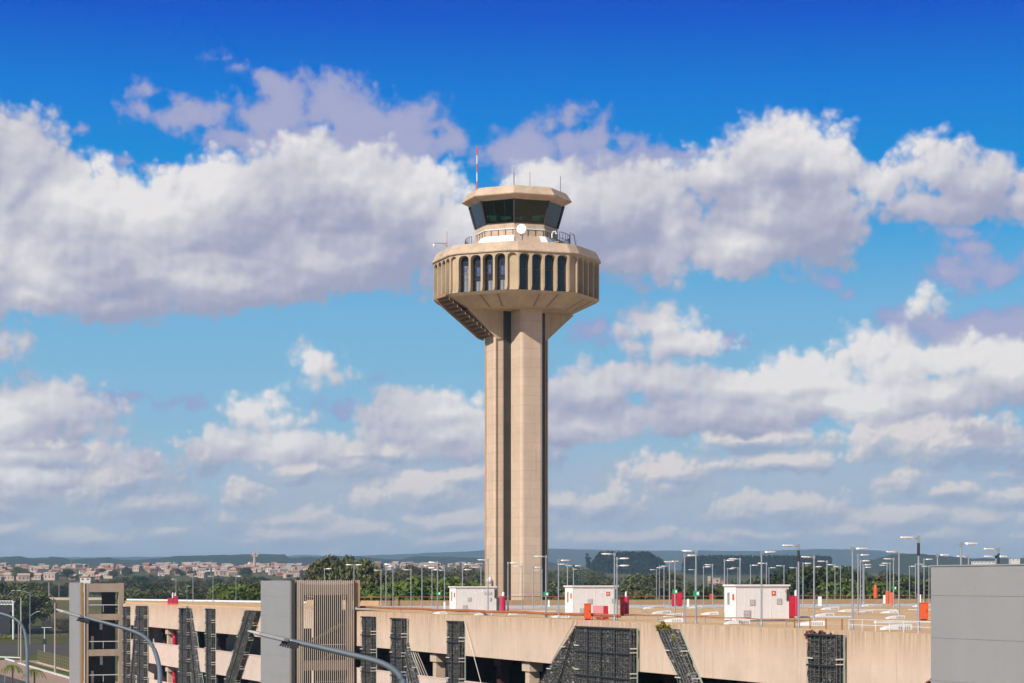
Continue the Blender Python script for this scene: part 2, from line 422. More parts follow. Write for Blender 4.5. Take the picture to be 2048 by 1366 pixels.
M['leaf_bright'] = foliage('leaf_bright', (0.040, 0.075, 0.012), (0.135, 0.165, 0.032))
M['leaf_dry'] = foliage('leaf_dry', (0.065, 0.060, 0.030), (0.135, 0.115, 0.065))
M['leaf_euca'] = foliage('leaf_plantation', (0.010, 0.020, 0.012), (0.026, 0.040, 0.022), 0.05)
M['leaf_palm'] = foliage('leaf_palm', (0.10, 0.13, 0.02), (0.22, 0.24, 0.05))
M['leaf_purple'] = foliage('leaf_dry_red', (0.09, 0.025, 0.02), (0.17, 0.06, 0.05))
M['leaf_yellow'] = foliage('leaf_yellow', (0.16, 0.15, 0.015), (0.34, 0.28, 0.03))

# ------------------------------------------------------------------ helpers: meshes
class MB:
    """collects shapes and links them as ONE mesh object"""
    def __init__(s): s.v = []; s.f = []; s.m = []; s.cur = 0
    def add(s, vs, fs):
        o = len(s.v)
        s.v.extend([tuple(q) for q in vs]); s.f.extend([tuple(i + o for i in f) for f in fs]); s.m.extend([s.cur] * len(fs))
    def obox(s, c, a, b, h, ha, hb, hh):
        """box about centre c with unit axes a,b,h and half sizes"""
        c = Vector(c); a = Vector(a) * ha; b = Vector(b) * hb; h = Vector(h) * hh
        vs = [c + i * a + j * b + k * h for k in (-1, 1) for j in (-1, 1) for i in (-1, 1)]
        s.add(vs, [(0, 2, 3, 1), (4, 5, 7, 6), (0, 1, 5, 4), (2, 6, 7, 3), (0, 4, 6, 2), (1, 3, 7, 5)])
    def box(s, x0, x1, y0, y1, z0, z1):
        s.obox(((x0 + x1) / 2, (y0 + y1) / 2, (z0 + z1) / 2), (1, 0, 0), (0, 1, 0), (0, 0, 1), abs(x1 - x0) / 2, abs(y1 - y0) / 2, abs(z1 - z0) / 2)
    def tube(s, path, r, n=8, cap=True):
        path = [Vector(p) for p in path]; rs = r if isinstance(r, (list, tuple)) else [r] * len(path)
        rings = []
        for i, p in enumerate(path):
            d = (path[min(i + 1, len(path) - 1)] - path[max(i - 1, 0)]).normalized()
            ref = Vector((0, 0, 1)) if abs(d.z) < 0.9 else Vector((0, 1, 0))
            u = d.cross(ref).normalized(); w = d.cross(u)
            rings.append([p + (u * math.cos(t * 2 * math.pi / n) + w * math.sin(t * 2 * math.pi / n)) * rs[i] for t in range(n)])
        fs = []
        for i in range(len(path) - 1):
            for t in range(n):
                t2 = (t + 1) % n
                fs.append((i * n + t, i * n + t2, (i + 1) * n + t2, (i + 1) * n + t))
        if cap: fs.append(tuple(range(n - 1, -1, -1))); fs.append(tuple((len(path) - 1) * n + t for t in range(n)))
        s.add([q for rg in rings for q in rg], fs)
    def loft(s, rings, cap0=False, cap1=False):
        """closed rings of equal count"""
        n = len(rings[0]); fs = []
        for i in range(len(rings) - 1):
            for t in range(n):
                t2 = (t + 1) % n
                fs.append((i * n + t, i * n + t2, (i + 1) * n + t2, (i + 1) * n + t))
        if cap0: fs.append(tuple(range(n - 1, -1, -1)))
        if cap1: fs.append(tuple((len(rings) - 1) * n + t for t in range(n)))
        s.add([q for r in rings for q in r], fs)
    def lathe(s, prof, c, n=16):
        c = Vector(c)
        s.loft([[c + Vector((r * math.cos(2 * math.pi * t / n), r * math.sin(2 * math.pi * t / n), z)) for t in range(n)] for r, z in prof], prof[0][0] > 0.001, prof[-1][0] > 0.001)
    def prism(s, poly, off):
        """polygon (3D points) swept by vector off"""
        n = len(poly); off = Vector(off)
        vs = [Vector(p) for p in poly] + [Vector(p) + off for p in poly]
        fs = [tuple(range(n)), tuple(range(2 * n - 1, n - 1, -1))]
        for i in range(n): j = (i + 1) % n; fs.append((i, i + n, j + n, j))
        s.add(vs, fs)
    def quad(s, a, b, c, d): s.add([a, b, c, d], [(0, 1, 2, 3)])
    def build(s, name, mats, parent=None, origin=None, smooth=False):
        if not isinstance(mats, (list, tuple)): mats = [mats]
        base = Vector(parent['_o']) if parent is not None and '_o' in parent else (Vector(origin) if origin is not None else Vector((0, 0, 0)))
        me = bpy.data.meshes.new(name)
        me.from_pydata([(v[0] - base.x, v[1] - base.y, v[2] - base.z) for v in s.v], [], s.f)
        for m in mats: me.materials.append(m)
        me.polygons.foreach_set('material_index', s.m)
        if smooth: me.polygons.foreach_set('use_smooth', [True] * len(s.f))
        me.update()
        o = bpy.data.objects.new(name, me); col.objects.link(o)
        if parent is not None:
            o.parent = parent; o['_o'] = tuple(base)
        else: o.location = base; o['_o'] = tuple(base)
        return o

def fix_normals(o):
    import bmesh
    bm = bmesh.new(); bm.from_mesh(o.data); bmesh.ops.recalc_face_normals(bm, faces=bm.faces); bm.to_mesh(o.data); bm.free()
    return o

def thing(name, label, cat, loc=(0, 0, 0), group=None):
    o = bpy.data.objects.new(name, None); col.objects.link(o); o.empty_display_size = 0.2
    o.location = loc; o['_o'] = tuple(loc); tag(o, label, cat, group); return o
def tag(o, label=None, cat=None, group=None, kind=None):
    if label: o['label'] = label
    if cat: o['category'] = cat
    if group: o['group'] = group
    if kind: o['kind'] = kind
    return o
def dup(root, loc=None, rotz=None, scale=None, label=None, group=None, parent=None):
    r = root.copy(); col.objects.link(r)
    if parent is not None: r.parent = parent
    if loc is not None: r.location = loc
    if rotz is not None: r.rotation_euler = (0, 0, rotz)
    if scale is not None: r.scale = scale if isinstance(scale, (tuple, list)) else (scale,) * 3
    if label: r['label'] = label
    if group: r['group'] = group
    for ch in list(root.children): dup(ch, parent=r)
    return r

def px(x, y, d): return Vector(((x - CX) / F * d, d, EYE + (HZ - y) / F * d))
def gx(x, d): return (x - CX) / F * d           # bearing to sideways distance
def dist_for(y, drop): return F * drop / (y - HZ)
UP = Vector((0, 0, 1))
# directions of the garage: A runs along the front away from the camera, N is its outward normal, Q = -A faces the camera
A = Vector((-0.3643, 0.9313, 0.0)); N = Vector((-0.9313, -0.3643, 0.0)); F0 = Vector((21.76, 110.6, 0.0))
DECK = EYE - 2.6
def fac(t, z, o=0.0): return F0 + A * t + N * o + UP * z
def t_at(x, o=0.0):
    """distance along the front seen at bearing x, for something standing o metres proud of it"""
    k = (x - CX) / F; b0 = F0 + N * o
    return (k * b0.y - b0.x) / (A.x - k * A.y)
def z_at(y, p): return EYE + (HZ - y) / F * p.y

# ================================================================== GARAGE
garage = thing('parking_garage', 'long pale concrete multi storey car park with tan roof deck in front of the tower', 'car park', tuple(F0))
T0, T1 = -62.0, 215.0
tm = t_at(718)
def flat(x, d, z): return Vector((gx(x, d), d, z))
B1 = fac(T1, 0) ; P2 = flat(615, 264, 0); P3 = flat(760, 251, 0); P4 = flat(1870, 284, 0); P5 = Vector((150, 305, 0)); P6 = Vector((120, 70, 0)); B0 = fac(T0, 0)
plan = [B0, P6, P5, P4, P3, P2, B1]
m = MB(); m.prism([p - N * 0.02 * 0 + UP * (DECK - 0.32) for p in plan], UP * 0.32); fix_normals(m.build('roof_deck', M['deck'], garage))
BAY = 10.83
bays = [57 + BAY * k for k in range(-11, 16)]
bays = [b for b in bays if T0 < b < T1]
edges = [T0] + bays + [T1]
LEV = [(10.08, DECK - 0.32 - 0.004, 'facade'), (5.08, 7.90, 'facade_low'), (0.0, 2.90, 'facade_low')]
for (za, zb, mn) in LEV:
    for i in range(len(edges) - 1):
        a, b = edges[i] + 0.02, edges[i + 1] - 0.02
        top = zb
        if mn == 'facade': top = (DECK - 0.02) if a < tm - 1 else DECK - 0.18
        m = MB()
        c = fac((a + b) / 2, (za + top) / 2, 0.13)
        m.obox(c, A, N, UP, (b - a) / 2, 0.12, (top - za) / 2)
        if top < 12 and za > 0: m.obox(fac((a + b) / 2, top + 0.05, 0.13), A, N, UP, (b - a) / 2, 0.16, 0.05)
        m.build('spandrel', M[mn], garage)
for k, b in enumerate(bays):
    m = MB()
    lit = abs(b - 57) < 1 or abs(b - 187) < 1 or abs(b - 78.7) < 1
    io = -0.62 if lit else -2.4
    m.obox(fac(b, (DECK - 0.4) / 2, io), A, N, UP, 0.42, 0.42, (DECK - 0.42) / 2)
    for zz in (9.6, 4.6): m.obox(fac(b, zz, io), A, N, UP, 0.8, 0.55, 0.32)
    m.build('column', M['column'] if lit else M['inside_col'] if k % 3 == 2 else M['inside'], garage)  # columns set back get dark colours that stand for interior shade
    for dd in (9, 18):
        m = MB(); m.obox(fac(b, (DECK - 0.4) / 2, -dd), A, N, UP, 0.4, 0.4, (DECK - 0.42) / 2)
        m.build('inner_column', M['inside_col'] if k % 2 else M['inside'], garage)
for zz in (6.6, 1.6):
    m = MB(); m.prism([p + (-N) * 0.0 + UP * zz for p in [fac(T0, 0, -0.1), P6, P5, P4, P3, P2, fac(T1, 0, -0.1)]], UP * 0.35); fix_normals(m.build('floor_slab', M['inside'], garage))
m = MB()
for a, b in ((B0, P6), (P6, P5), (P5, P4), (P4, P3), (P3, P2), (P2, B1)):
    d = (b - a); L = d.length; d.normalize(); nrm = Vector((-d.y, d.x, 0))
    m.obox((a + b) / 2 + nrm * 0.25 + UP * (DECK - 0.4) / 2, d, nrm, UP, L / 2 - 0.3, 0.2, (DECK - 0.45) / 2)
m.build('rear_wall', M['facade_low'], garage)
# rear parapet of the roof, low at the far left
m = MB()
for a, b, hh in ((P5, P4, 0.72), (P4, P3, 0.64), (P3, P2, 0.62), (P2, B1, 0.10)):
    d = (b - a); L = d.length; d.normalize(); nrm = Vector((-d.y, d.x, 0))
    nseg = max(1, int(L / 12))
    for k in range(nseg):
        q = a + d * (L * (k + 0.5) / nseg)
        m.obox(q + nrm * 0.0 + UP * (DECK + hh / 2 + 0.004), d, nrm, UP, L / nseg / 2 - 0.02, 0.14, hh / 2)
m.build('parapet', M['parapet'], garage)
# rusty hand rail along the rear parapet
m = MB()
for a, b, hh in ((P5, P4, 0.72), (P4, P3, 0.64), (P3, P2, 0.62)):
    m.tube([a + UP * (DECK + hh + 0.42), b + UP * (DECK + hh + 0.42)], 0.05, 6)
    L = (b - a).length
    for k in range(int(L / 4)):
        q = a.lerp(b, (k + 0.5) / int(L / 4)); m.tube([q + UP * (DECK + hh), q + UP * (DECK + hh + 0.42)], 0.035, 5)
m.build('rear_rail', M['rust'], garage)
# white pipe rail along the far left edge
m = MB(); m.tube([B1 + UP * (DECK + 0.28) - N * 0.3, P2 + UP * (DECK + 0.28)], 0.16, 8)
for k in range(12):
    q = B1.lerp(P2, (k + 0.5) / 12); m.tube([q + UP * DECK, q + UP * (DECK + 0.25)], 0.04, 5)
m.build('pipe_rail', M['whiterail'], garage)
# pale coated aisle in front of the rear parapet
def strip(name, pts, z, mat, parent):
    m = MB(); m.prism([Vector((p[0], p[1], z)) for p in pts], UP * 0.012); return fix_normals(m.build(name, mat, parent))
for k, (x0, y0, x1) in enumerate(((1485, 1236, 1705), (1600, 1228, 1742), (1690, 1221, 1860), (1280, 1224, 1400), (1750, 1246, 1862), (1620, 1216, 1780), (1010, 1224, 1110))):
    dd = F * 2.6 / (y0 - HZ); p = Vector((gx(x0, dd), dd, DECK)); kk = (x1 - CX) / F; L = (kk * p.y - p.x) / (-N.x + kk * N.y)
    m = MB(); m.obox(p - N * L / 2 + UP * 0.054, N, A, UP, L / 2, 0.16, 0.05); m.build('deck_kerb', M['whiterail'] if k % 2 == 0 else M['column'], garage)
strip('coated_aisle', [(gx(700, 222), 222), (gx(1160, 226), 226), (gx(1870, 250), 250), (gx(1870, 281), 281), (gx(1040, 257), 257), (gx(765, 248.5), 248.5), (gx(700, 252), 252)], DECK + 0.004, M['aisle'], garage)
m = MB()
rng = random.Random(4)
for k in range(26):      # painted bay lines
    p = fac(8 + k * 5.2, 0, -6.0); q = fac(8 + k * 5.2, 0, -11.0)
    for s in (0, 16.5, 33):
        c = (p + q) / 2 - N * s
        if c.y < 235: m.obox(c + UP * (DECK + 0.008), N, A, UP, 2.5, 0.06, 0.004)
m.build('bay_marking', M['whiterail'], garage)

# rusty service pipe lying along the front edge
def front_pipe(name, x0, x1, mat, r, inset, h, label, cat, posts=True):
    t0, t1 = t_at(x0, -inset), t_at(x1, -inset)
    o = thing(name, label, cat, tuple(fac((t0 + t1) / 2, DECK, -inset)))
    m = MB(); n = 14
    pts = [fac(t0 + (t1 - t0) * k / n, DECK + h + 0.03 * math.sin(k * 2.1), -inset + 0.04 * math.sin(k * 1.3)) for k in range(n + 1)]
    m.tube(pts, r, 7); m.build('pipe', mat, o)
    if posts:
        for k in range(1, n, 2):
            m = MB(); m.tube([fac(t0 + (t1 - t0) * k / n, DECK, -inset), fac(t0 + (t1 - t0) * k / n, DECK + h, -inset)], 0.035, 5); m.build('pipe_support', M['galv'], o)
    return o
front_pipe('service_pipe', 716, 1240, M['rust'], 0.11, 0.9, 0.36, 'rusty orange service pipe along the roof edge below the middle cabin', 'pipe')
front_pipe('service_pipe', 1250, 1602, M['rust'], 0.035, 2.4, 0.42, 'thin rusty rail on the roof edge in front of the largest white cabin', 'rail')

# ------------------------------------------------------------------ stair towers on the front
def o_at(x, t):
    """offset from the front at which a face at distance t is seen at bearing x"""
    k = (x - CX) / F; b = F0 + A * t
    return (k * b.y - b.x) / (N.x - k * N.y)

def stair_tower(label, xr, xn, xf, ytop_slab, ytop, slatted, floors):
    t0 = t_at(xr); dep = o_at(xn, t0); t1 = t_at(xf, dep)
    corner = fac(t0, 0, dep); zs = z_at(ytop_slab, corner); zt = z_at(ytop, corner)
    o = thing('stair_tower', label, 'stair tower', tuple(fac((t0 + t1) / 2, 0, dep / 2)))
    X = lambda x: o_at(x, t0)
    Z = lambda y: z_at(y, fac(t0, 0, dep / 2))
    L = t1 - t0
    # grey clad slab standing proud of the outer side
    m = MB(); m.obox(fac((t0 + t1) / 2, zs / 2, dep + 0.02), A, N, UP, L / 2, 0.16, zs / 2)
    m.build('cladding_slab', M['grey_panel'], o)
    m = MB()
    for zz in [zs - 1.55 - 1.9 * k for k in range(7)]:
        if zz > 0.5: m.obox(fac((t0 + t1) / 2, zz, dep + 0.183), A, N, UP, L / 2 + 0.003, 0.004, 0.008)
    m.build('cladding_joint', M['joint'], o)
    return o, t0, t1, dep, zs, zt, X, Z, L

o, t0, t1, dep, zs, zt, X, Z, L = stair_tower('slatted stair tower with grey clad side in the middle of the car park front', 718, 583, 525, 1161, 1160.5, True, 3)
MID_T0 = t0
m = MB(); m.obox(fac(t0 - 0.02, zt / 2, X(586)), A, N, UP, 0.10, 0.16, zt / 2); m.build('edge_post', M['seam'], o)
m = MB()   # concrete frame
m.obox(fac(t0 + 0.5, zt / 2, (X(592) + X(607)) / 2), A, N, UP, 0.45, abs(X(592) - X(607)) / 2, zt / 2)
m.obox(fac(t0 + 0.5, (zt - 0.1) / 2, (X(697) + X(706)) / 2), A, N, UP, 0.44, abs(X(697) - X(706)) / 2, (zt - 0.1) / 2)
for ya, yb in ((1161.5, 1190), (1321, 1341), (1420, 1440)):
    za, zb = Z(yb), Z(ya)
    if zb > 0: m.obox(fac(t0 + 0.5, (za + zb) / 2, (X(607) + X(697)) / 2), A, N, UP, 0.40, abs(X(607) - X(697)) / 2 - 0.003, (zb - za) / 2)
m.build('stair_frame', M['stair_conc'], o)
m = MB(); m.obox(fac((t0 + t1) / 2 + 0.3, zt - 0.2, dep / 2 - 0.1), A, N, UP, L / 2 - 0.6, dep / 2 - 0.3, 0.14); m.build('stair_roof', M['stair_conc'], o)
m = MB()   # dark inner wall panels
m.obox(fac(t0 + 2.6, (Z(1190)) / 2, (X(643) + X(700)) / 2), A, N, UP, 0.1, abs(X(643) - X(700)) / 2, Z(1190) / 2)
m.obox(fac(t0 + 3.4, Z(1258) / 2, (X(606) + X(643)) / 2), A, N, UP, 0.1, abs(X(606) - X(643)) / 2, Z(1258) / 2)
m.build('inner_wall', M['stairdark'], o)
m = MB()   # flights of stairs behind the slats
for f0 in (1290, 1340, 1400):
    zz = Z(f0)
    for k in range(11):
        oo = X(612) + (X(692) - X(612)) * k / 10
        m.obox(fac(t0 + 1.7, zz + 0.19 * k, oo), A, N, UP, 0.55, 0.22, 0.09)
m.build('stair_flight', M['stair_conc'], o)
m = MB()
for y in (1290, 1364): m.tube([fac(t0 + 1.0, Z(y), X(636)), fac(t0 + 1.0, Z(y), X(696))], 0.05, 6)
m.build('handrail', M['whiterail'], o)
for k in range(29):
    xx = 594 + (706 - 594) * k / 28
    m = MB(); m.obox(fac(t0 - 0.20, (zt + 0.02) / 2, X(xx)), A, N, UP, 0.03, 0.027, (zt + 0.02) / 2); m.build('slat', M['slat'], o)
m = MB(); m.obox(fac(t0 - 0.06, zt / 2 - 0.01, X(708)), A, N, UP, 0.14, 0.06, zt / 2 - 0.02); m.build('drain_pipe', M['inside_col'], o)
m = MB(); m.obox(fac(t0 + 0.15, (Z(1160.5) + Z(1215)) / 2, (X(709.5) + X(720)) / 2), A, N, UP, 0.14, abs(X(709.5) - X(720)) / 2, (Z(1160.5) - Z(1215)) / 2); m.build('return_wall', M['parapet'], o)

o, t0, t1, dep, zs, zt, X, Z, L = stair_tower('open fronted stair tower with orange edge strip at the far left of the car park', 248, 162, 141, 1165, 1166, False, 4)
m = MB(); m.obox(fac(t0 - 0.10, zs / 2, X(164.5)), A, N, UP, 0.06, abs(X(162.5) - X(166.5)) / 2, zs / 2); m.build('orange_strip', M['ochre'], o)
m = MB(); m.obox(fac(t0 - 0.05, zt / 2, X(168.5)), A, N, UP, 0.06, abs(X(167.5) - X(169.5)) / 2, zt / 2); m.build('white_post', M['whiterail'], o)
m = MB()
m.obox(fac(t0 + 0.5, zt / 2, (X(170) + X(177)) / 2), A, N, UP, 0.45, abs(X(170) - X(177)) / 2, zt / 2)
m.obox(fac(t0 + 0.5, zt / 2, (X(238) + X(248)) / 2), A, N, UP, 0.45, abs(X(238) - X(248)) / 2, zt / 2)
for ya, yb in ((1167, 1184), (1228, 1240), (1299, 1312), (1372, 1384)):
    za, zb = Z(yb), Z(ya)
    m.obox(fac(t0 + 0.5, (za + zb) / 2, (X(177) + X(238)) / 2), A, N, UP, 0.42, abs(X(177) - X(238)) / 2 - 0.003, (zb - za) / 2)
m.build('stair_frame', M['stair_conc'], o)
m = MB(); m.obox(fac((t0 + t1) / 2 + 0.3, zt - 0.2, dep / 2 - 0.1), A, N, UP, L / 2 - 0.6, dep / 2 - 0.3, 0.14); m.build('stair_roof', M['stair_conc'], o)
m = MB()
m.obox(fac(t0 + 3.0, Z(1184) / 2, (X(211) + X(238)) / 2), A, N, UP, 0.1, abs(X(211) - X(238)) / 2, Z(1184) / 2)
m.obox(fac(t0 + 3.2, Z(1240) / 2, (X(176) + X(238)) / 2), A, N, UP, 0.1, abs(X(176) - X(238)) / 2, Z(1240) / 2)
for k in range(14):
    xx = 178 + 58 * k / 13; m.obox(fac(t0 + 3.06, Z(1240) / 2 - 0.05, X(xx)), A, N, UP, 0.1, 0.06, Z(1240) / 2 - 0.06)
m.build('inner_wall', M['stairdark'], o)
for y in (1210, 1283, 1350):
    m = MB(); m.tube([fac(t0 + 0.2, Z(y), X(178)), fac(t0 + 0.2, Z(y), X(237))], 0.06, 6)
    m.tube([fac(t0 + 0.2, Z(y), X(207)), fac(t0 + 0.2, Z(y) - 1.0, X(207))], 0.03, 6); m.build('handrail', M['whiterail'], o)
for xx, y0, y1 in ((208.5, 1243, 1260), (191, 1273, 1299), (209, 1314, 1331), (191, 1343, 1372)):
    m = MB(); m.obox(fac(t0 + 2.6, (Z(y0) + Z(y1)) / 2, X(xx)), A, N, UP, 0.08, 0.2, (Z(y0) - Z(y1)) / 2); m.build('wall_light', M['white'], o)

# right hand stair tower: only its clad side is in view
depR = 6.0; tA = t_at(1867.5, depR); pA = fac(tA, 0, depR); zsR = z_at(1133, pA); tB = tA - 9.0
o = thing('stair_tower', 'plain grey clad stair tower rising at the right end of the car park', 'stair tower', tuple(fac((tA + tB) / 2, 0, depR / 2)))
m = MB(); m.obox(fac((tA + tB) / 2, zsR / 2, depR), A, N, UP, (tA - tB) / 2, 0.16, zsR / 2)
m.obox(fac((tA + tB) / 2, zsR + 0.03, depR - 0.04), A, N, UP, (tA - tB) / 2 + 0.05, 0.24, 0.03); m.build('cladding_slab', M['grey_panel'], o)
m = MB()
for y in (1191, 1275, 1360):
    m.obox(fac((tA + tB) / 2, z_at(y, pA), depR + 0.163), A, N, UP, (tA - tB) / 2 + 0.003, 0.004, 0.010)
m.build('cladding_joint', M['joint'], o)
m = MB(); m.obox(fac((tA + tB) / 2, zsR / 2 - 0.1, depR / 2), A, N, UP, (tA - tB) / 2 - 0.06, depR / 2 - 0.2, zsR / 2 - 0.1); m.build('stair_core', M['stair_conc'], o)

# ------------------------------------------------------------------ stone filled cages hung in front of the facade
def cage(label, corners, off=0.75, thick=0.5, jit=0.05, seed=1, bands=1.7, group=None, vertical=False):
    """corners: top left, top right, bottom left, bottom right as seen; carried on down to the ground"""
    rng = random.Random(seed)
    def tz(x, y):
        t = t_at(x, off); return t, z_at(y, fac(t, 0, off))
    (ta, za), (tb, zb), (tc, zc), (td, zd) = [tz(*q) for q in corners]
    if vertical: tc, td = ta, tb
    else:        # carry the lean down to the ground
        ta2, za2 = ta, za
        tc = ta + (tc - ta) * (za - 0.1) / (za - zc); td = tb + (td - tb) * (zb - 0.1) / (zb - zd)
    zc = zd = 0.1
    n = max(6, int((max(za, zb)) / 0.55))
    left = [(ta + (tc - ta) * k / n, za + (zc - za) * k / n) for k in range(n + 1)]
    right = [(tb + (td - tb) * k / n, zb + (zd - zb) * k / n) for k in range(n + 1)]
    jl = [rng.uniform(-jit, jit) for _ in left]; jr = [rng.uniform(-jit, jit) for _ in left]
    o = thing('stone_cage', label, 'stone cage', tuple(fac((tc + td) / 2, 0, off - thick / 2)), group)
    m = MB(); vs = []; cols = max(2, int(abs(ta - tb) / 0.6))
    for k in range(n + 1):
        for c in range(cols + 1):
            u = c / cols
            t = left[k][0] * (1 - u) + right[k][0] * u + (jl[k] if c == 0 else jr[k] if c == cols else 0)
            z = left[k][1] * (1 - u) + right[k][1] * u
            vs.append(fac(t, z, off + rng.uniform(-1, 1) * min(jit, 0.05)))
    nf = len(vs)
    for k in range(n + 1):
        for c in range(cols + 1): vs.append(vs[k * (cols + 1) + c] - N * thick)
    W = cols + 1; fs = []
    for k in range(n):
        for c in range(cols):
            i = k * W + c
            fs.append((i, i + 1, i + W + 1, i + W)); fs.append((nf + i, nf + i + W, nf + i + W + 1, nf + i + 1))
        i = k * W; fs.append((i, i + W, nf + i + W, nf + i)); i = k * W + cols; fs.append((i, nf + i, nf + i + W, i + W))
    for c in range(cols):
        fs.append((c, nf + c, nf + c + 1, c + 1)); i = n * W + c; fs.append((i, i + 1, nf + i + 1, nf + i))
    m.add(vs, fs); fix_normals(m.build('stone_fill', M['stone' if jit < 0.1 else 'rubble'], o))
    def E(side, z):
        s = left if side < 0 else right
        (t_a, z_a), (t_b, z_b) = s[0], s[-1]
        return t_a + (t_b - t_a) * (z_a - z) / (z_a - z_b)
    zmin = max(0.2, z_at(1380, fac(ta, 0, off)))
    m = MB(); ztop = min(za, zb)
    nv = max(2, int(abs(ta - tb) / 0.42))
    for k in range(nv + 1):
        u = k / nv
        m.tube([fac(left[0][0] * (1 - u) + right[0][0] * u, za * (1 - u) + zb * u, off + 0.07), fac(left[-1][0] * (1 - u) + right[-1][0] * u, 0.1, off + 0.07)], 0.012, 4, False)
    z = ztop if jit < 0.1 else -1
    while z > zmin:
        m.tube([fac(E(-1, z), z, off + 0.08), fac(E(1, z), z, off + 0.08)], 0.012, 4, False); z -= 0.34
    for k in range(3):   # mesh of the narrow side
        m.tube([fac(right[0][0] - 0.07, zb, off - thick * k / 2), fac(right[-1][0] - 0.07, 0.1, off - thick * k / 2)], 0.018, 4, False)
    m.build('wire_mesh', M['wire'], o)
    m = MB(); z = ztop - 0.06
    while z > zmin and jit < 0.1:
        m.obox((fac(E(-1, z), z, off + 0.1) + fac(E(1, z), z, off + 0.1)) / 2, A, N, UP, abs(E(-1, z) - E(1, z)) / 2 + 0.02, 0.02, 0.05)
        z -= bands
    ng = max(1, int(abs(ta - tb) / 2.6)) if jit < 0.1 else 1
    for k in range(1, ng + 1):
        u = k / (ng + 1)
        m.tube([fac(left[0][0] * (1 - u) + right[0][0] * u, za * (1 - u) + zb * u, off + 0.1), fac(left[-1][0] * (1 - u) + right[-1][0] * u, 0.1, off + 0.1)], 0.05, 4, False)
    m.build('cage_band', M['wire_dark'], o)
    z = ztop - bands * 0.8
    while z > zmin:
        for c_, ha, hb, hh in ((fac(E(1, z) - 0.06, z, off - thick / 2), 0.06, thick / 2 + 0.04, 0.04), (fac(E(1, z) - 0.06, z - 0.28, off - thick / 2), 0.06, thick / 2 + 0.04, 0.03), (fac(E(-1, z) - 0.35, z, off + 0.12), 0.4, 0.03, 0.035)):
            m = MB(); m.obox(c_, A, N, UP, ha, hb, hh); m.build('bracket', M['tab'], o)
        z -= bands
    m = MB(); m.tube([fac(right[0][0] - 0.1, zb, off - thick - 0.02), fac(right[-1][0] - 0.1, 0.1, off - thick - 0.02)], 0.06, 6); m.build('rear_post', M['cage_green'], o)
    return o
V = True
cage('narrow upright stone cage beside the orange striped stair tower', [(246, 1213), (254, 1213), (246, 1366), (254, 1366)], seed=1, vertical=V)
cage('leaning stone cage partly behind the second upright cage from the left', [(272, 1212), (280, 1212.5), (259, 1366), (268, 1366)], off=0.45, thick=0.35, seed=2, jit=0.1)
cage('upright stone cage second from the left with a leaning one behind', [(273, 1211.5), (288, 1212), (273, 1366), (288, 1366)], off=0.9, seed=3, vertical=V)
cage('upright stone cage right of the red hydrant opening, third upright from the left', [(358, 1216), (374, 1216.5), (358, 1366), (374, 1366)], off=0.9, seed=4, vertical=V)
cage('leaning stone cage that slopes away right from the third upright cage', [(373, 1216), (380, 1216.5), (383, 1366), (400, 1366)], off=0.5, thick=0.4, seed=5, jit=0.1)
cage('slim upright stone cage alone between two leaning cages, left of the slatted stair tower', [(411, 1217), (423, 1218), (411, 1366), (423, 1366)], seed=6, vertical=V)
cage('wide rough stone cage leaning right, next to the slatted stair tower', [(490, 1220.5), (513, 1222), (448, 1366), (470, 1366)], off=0.8, seed=7, jit=0.13)
cage('upright stone cage just right of the slatted stair tower', [(723, 1232.5), (742, 1233.5), (723, 1366), (742, 1366)], seed=8, vertical=V)
cage('upright stone cage with a leaning one and slanted cables on its right', [(782, 1236), (803, 1237), (782, 1366), (803, 1366)], off=0.9, seed=9, vertical=V)
cage('leaning stone cage with pale brackets beside the four slanted cables', [(797, 1262), (807, 1264), (816, 1366), (834, 1366)], off=0.5, thick=0.4, seed=10, jit=0.1)
cage('upright stone cage below the leftmost white cabin', [(895, 1241.5), (918, 1242.5), (895, 1366), (918, 1366)], seed=11, vertical=V)
cage('broadest upright stone cage below the middle white cabin', [(1152, 1252), (1261, 1257), (1152, 1366), (1261, 1366)], off=0.9, thick=0.45, seed=12, vertical=V)
# triangular wing of rubble leaning on the broad cage
cage('triangular wing of dark rubble leaning against the broadest cage', [(1148, 1257), (1156, 1257), (1078, 1366), (1160, 1366)], off=0.55, thick=0.4, seed=13, jit=0.12)
cage('stone cage leaning right with yellow weeds on top', [(1314, 1256), (1345, 1259), (1359, 1366), (1388, 1366)], off=0.8, seed=14, jit=0.13)
cage('upright stone cage with dried red plants on top, near the right stair tower', [(1616, 1267), (1672, 1270), (1616, 1366), (1672, 1366)], off=0.9, thick=0.45, seed=15, vertical=V)

# ties and cables
def cable(label, pts, r=0.02, mat='tab', group=None):
    m = MB(); ps = [fac(t_at(x, o_), z_at(y, fac(t_at(x, o_), 0, o_)), o_) for x, y, o_ in pts]
    m.tube(ps, r, 5); return tag(m.build('tie_cable', M[mat], None, origin=ps[0]), label, 'cable', group)
cable('thin tie cable slanting down from the cage below the leftmost white cabin', [(929, 1243, 0.5), (966, 1380, 0.5)], 0.03)
cable('thin tie rod slanting down left beside the rubble wing', [(1151, 1238, 0.5), (1104, 1322, 0.5)], 0.03)
for k in range(4):
    cable(['innermost', 'second', 'third', 'outermost'][k] + ' of the four slanted cables across the dark opening', [(822 + 4.5 * k, 1304 + 0.6 * k, 0.3), (840 + 5.5 * k, 1352 + 1 * k, 0.3)], 0.03, 'slat')

